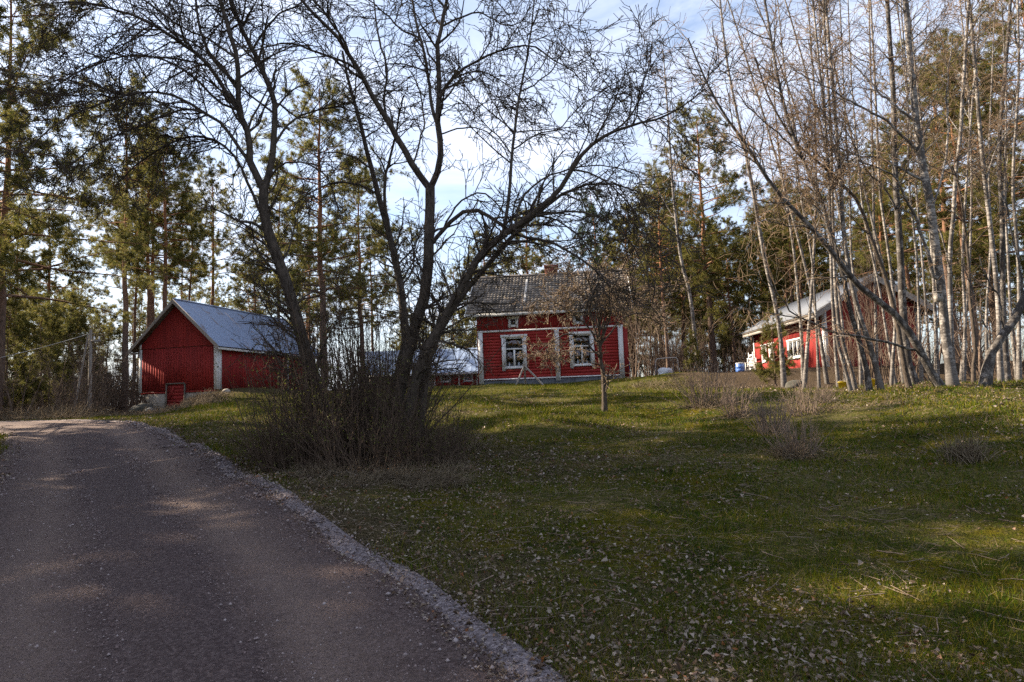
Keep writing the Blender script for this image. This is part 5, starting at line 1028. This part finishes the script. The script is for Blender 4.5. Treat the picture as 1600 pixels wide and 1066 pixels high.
a = Acc(); a.add(*blades(rs, pos, d, rs.uniform(0.035, 0.10, n)*(0.85+0.15*lod)*np.clip(1+0.55*vnoise(x, y, 0.9, 3)+0.6*vnoise(x, y, 5.0, 33), 0.4, 2.2), 0.006*lod*rs.uniform(0.7, 1.4, n)))
tag(a.build('grass', M['grass'], kind='stuff'), 'short spring grass and moss over the lawn', 'grass')
# withered grass: lying straw over the lawn, tufts at the bushes, the verge and the barn bank
x, y, r = scatter(120000, 2.9, 30, 1.5); rd = road_dist(x, y); keep = (rd > RW/2+0.15) & (vnoise(x, y, 0.8, 5) > rs.uniform(-0.5, 1.0, len(x))) & ~((x > 9) & (y > 24))
x, y, r = x[keep], y[keep], r[keep]; n = len(x); lod = np.clip(r/7, 0.7, 3)
P0 = np.stack([x, y, h(x, y)+0.004], 1); d = nrm(np.stack([rs.normal(size=n), rs.normal(size=n), np.abs(rs.normal(0, 0.25, n))], 1))
a = Acc(); a.add(*blades(rs, P0, d, rs.uniform(0.05, 0.15, n), 0.005*lod))
def tuft(cx, cy, n, rad, hl, lean=0.6):
    q = rs.normal(0, rad/2, (n, 2)); p = np.stack([cx+q[:, 0], cy+q[:, 1], h(cx+q[:, 0], cy+q[:, 1])-0.01], 1)
    d = nrm(np.stack([rs.normal(0, lean, n)+q[:, 0]/rad*0.5, rs.normal(0, lean, n)+q[:, 1]/rad*0.5, np.ones(n)], 1)); L = hl*rs.uniform(0.5, 1.2, n); pts = [p]
    for s_ in range(3): d = nrm(d+np.array((0, 0, -0.28))+rs.normal(0, 0.08, (n, 3))); pts.append(pts[-1]+d*(L/3)[:, None])
    w = max(0.0022, math.hypot(cx, cy)*0.00022); return tubes(np.stack(pts, 1), np.tile(np.array([1, 0.9, 0.7, 0.3])*w, (n, 1)), 3)
for k in range(22):
    px = rs.uniform(440, 730); p = GP(px, rs.uniform(735, 762) if px > 470 else rs.uniform(715, 745)); a.add(*tuft(p[0], p[1], 110, 0.22, 0.32, 0.8))
for (px, py, n, rd_, hl) in ((1240, 716, 260, 0.22, 0.45), (1255, 714, 150, 0.3, 0.3), (1203, 682, 160, 0.3, 0.35), (1150, 652, 140, 0.3, 0.35), (1115, 636, 160, 0.5, 0.4), (720, 690, 160, 0.5, 0.4), (745, 705, 120, 0.4, 0.35), (1010, 604, 200, 1.0, 0.4), (1060, 604, 200, 1.2, 0.4), (1300, 640, 160, 0.6, 0.25), (1380, 632, 160, 0.8, 0.25), (1480, 660, 160, 1.0, 0.2), (1570, 662, 160, 1.0, 0.2)):
    p = GP(px, py); a.add(*tuft(p[0], p[1], n, rd_, hl))
for k in range(60):
    px = rs.uniform(195, 345); p = AT(px, rs.uniform(28, 34.3)); a.add(*tuft(p[0], p[1], 60, 0.5, 0.45, 0.8))
for k in range(60):
    px = rs.uniform(-30, 150); Y = rs.uniform(26, 38); p = AT(px, Y)
    if road_dist(np.array([p[0]]), np.array([p[1]]))[0] > 1.9: a.add(*tuft(p[0], p[1], 70, 0.6, 0.8, 0.5))
tag(a.build('dry_grass', M['dry'], kind='stuff'), 'withered straw coloured grass lying on the lawn and standing in tufts', 'dry grass')
p = GP(1508, 722); a = Acc(); V, F = tuft(0, 0, 10, 0.2, 0.3); a = Acc(); n = 320
q = rs.normal(0, 0.10, (n, 2)); pp = np.stack([q[:, 0], q[:, 1], np.full(n, -0.02)], 1); d = nrm(np.stack([rs.normal(0, 0.35, n), rs.normal(0, 0.35, n), np.ones(n)], 1)); pts = [pp]; L = 0.42*rs.uniform(0.4, 1.1, n)
for s_ in range(3): d = nrm(d+np.array((0, 0, -0.2))+rs.normal(0, 0.08, (n, 3))); pts.append(pts[-1]+d*(L/3)[:, None])
a.add(*tubes(np.stack(pts, 1), np.tile(np.array([1, 0.9, 0.7, 0.3])*0.004, (n, 1)), 3)); o = a.build('grass_tuft', M['dry']); o.location = tuple(p); tag(o, 'lone upright tuft of dry grass on the lawn at the right', 'grass tuft')
# fallen leaves
x, y, r = scatter(80000, 2.9, 30, 1.8, 48); rd = road_dist(x, y); keep = (rd > RW/2+0.02) & (vnoise(x, y, 0.7, 9)+0.8*vnoise(x, y, 2.4, 10)+0.7*vnoise(x, y, 6.0, 14) > rs.uniform(-0.5, 1.3, len(x)))
near_edge = (rd > RW/2-0.22) & (rd < RW/2+2.2) & (rs.uniform(0, 1, len(x)) < 0.8); keep |= near_edge
x, y, r = x[keep], y[keep], r[keep]
xb, yb = rs.normal(-2.0, 2.0, 5000), rs.normal(10.4, 1.0, 5000); kb = road_dist(xb, yb) > RW/2+0.1; xw, yw = rs.uniform(9, 34, 6000), rs.uniform(18.2, 40, 6000)
x = np.concatenate([x, xb[kb], xw]); y = np.concatenate([y, yb[kb], yw]); n = len(x); lod = np.clip(np.hypot(x, y)/9, 0.8, 1.5)
pos = np.stack([x, y, h(x, y)+rs.uniform(0.008, 0.04, n)], 1); d = nrm(np.stack([rs.normal(size=n), rs.normal(size=n), rs.normal(0, 0.35, n)], 1)); sz = rs.uniform(0.016, 0.05, n)*lod*(1+0.5*(rs.uniform(0, 1, n) > 0.93))
M_ = n; side = nrm(np.cross(d, np.array((0, 0, 1.0))[None]+rs.normal(0, 0.5, (n, 3)))); up = nrm(np.cross(side, d)); s1 = sz[:, None]; cu = rs.uniform(-0.5, 0.7, (n, 1))*s1; wd = s1*rs.uniform(0.15, 0.42, (n, 1))
V = np.stack([pos-d*s1/2, pos-d*s1*0.1+side*wd+up*cu, pos+d*s1/2+up*cu*0.5, pos-d*s1*0.05-side*wd+up*cu], 1).reshape(-1, 3); b = np.arange(n)[:, None]*4
a = Acc(); a.add(V, np.vstack([np.hstack([b, b+1, b+2]), np.hstack([b, b+2, b+3])])); sticks_n = 900; xs_, ys_, r_s = scatter(sticks_n, 3, 22, 1.5); ks = road_dist(xs_, ys_) > RW/2+0.1; xs_, ys_ = xs_[ks], ys_[ks]; th = rs.uniform(0, 6.28, len(xs_)); ls = rs.uniform(0.06, 0.35, len(xs_)); tq = np.linspace(-0.5, 0.5, 4)
Ps = np.stack([xs_[:, None]+np.cos(th)[:, None]*ls[:, None]*tq, ys_[:, None]+np.sin(th)[:, None]*ls[:, None]*tq+rs.normal(0, 0.01, (len(xs_), 4)), np.zeros((len(xs_), 4))], -1); Ps[:, :, 2] = h(Ps[:, :, 0], Ps[:, :, 1])+0.02
st_ = Acc(); st_.add(*tubes(Ps, np.tile(np.array([1, 0.9, 0.7, 0.4]), (len(xs_), 1))*rs.uniform(0.002, 0.005, (len(xs_), 1)), 4)); tag(st_.build('fallen_twigs', M['twig_currant'], kind='stuff'), 'small broken twigs lying in the grass', 'twigs')
tag(a.build('fallen_leaves', M['leaves'], kind='stuff'), 'pale and brown dead leaves scattered over the lawn and under the trees', 'leaves')
# stones on the road and along its edge
def stones(n, x, y, z, s_, mat, name, label):
    oc = np.array([(1, 0, 0), (0, 1, 0), (-1, 0, 0), (0, -1, 0), (0, 0, 0.8), (0, 0, -0.5)]); n = len(x)
    V = oc[None]*rs.uniform(0.6, 1.3, (n, 6, 1)); an_ = rs.uniform(0, 6.28, n); c_, s__ = np.cos(an_)[:, None], np.sin(an_)[:, None]
    V = np.stack([V[:, :, 0]*c_-V[:, :, 1]*s__, V[:, :, 0]*s__+V[:, :, 1]*c_, V[:, :, 2]], -1)*s_[:, None, None]+np.stack([x, y, z], 1)[:, None]
    f = np.array([(0, 1, 4), (1, 2, 4), (2, 3, 4), (3, 0, 4), (1, 0, 5), (2, 1, 5), (3, 2, 5), (0, 3, 5)]); a = Acc()
    a.add(V.reshape(-1, 3), (f[None]+(np.arange(n)*6)[:, None, None]).reshape(-1, 3)); tag(a.build(name, M[mat], kind='stuff'), label, 'gravel')
x, y, r = scatter(110000, 2.6, 17, 1.5, 50); rd = road_dist(x, y); across = vnoise(x, y, 0.9, 13); ok = (rd < RW/2) & (np.exp(-((rd-0.2)/0.35)**2)+0.25+0.5*(rd > 1.2) > rs.uniform(0, 1, len(x))); x, y, r = x[ok], y[ok], r[ok]
stones(0, x, y, h(x, y)+0.018, rs.gamma(3.0, 0.0018, len(x))*np.clip(r/7, 0.8, 1.8), 'pebble', 'road_stones', 'small reddish grey stones loose on the gravel road')
i = rs.integers(20, 150, 17000); f = rs.uniform(0, 1, len(i))[:, None]; q = ROADR[i]*(1-f)+ROADR[i+1]*f+ROADN[i]*(rs.normal(0.0, 0.05, len(i))+rs.exponential(0.18, len(i))*(rs.uniform(0, 1, len(i)) < 0.5)+0.05*vnoise(ROADR[i, 0], ROADR[i, 1], 4.0, 31))[:, None]; rr_ = np.hypot(q[:, 0], q[:, 1]); ok = (rr_ > 2.5) & (rr_ < 24) & (rs.uniform(0, 1, len(i)) < np.clip(9/rr_, 0, 1)); q = q[ok]; rr_ = rr_[ok]
stones(0, q[:, 0], q[:, 1], h(q[:, 0], q[:, 1])+0.03, rs.gamma(3.0, 0.003, len(q))*np.clip(rr_/8, 0.8, 1.8), 'pebble2', 'verge_stones', 'pale loose stones along the right edge of the gravel road')
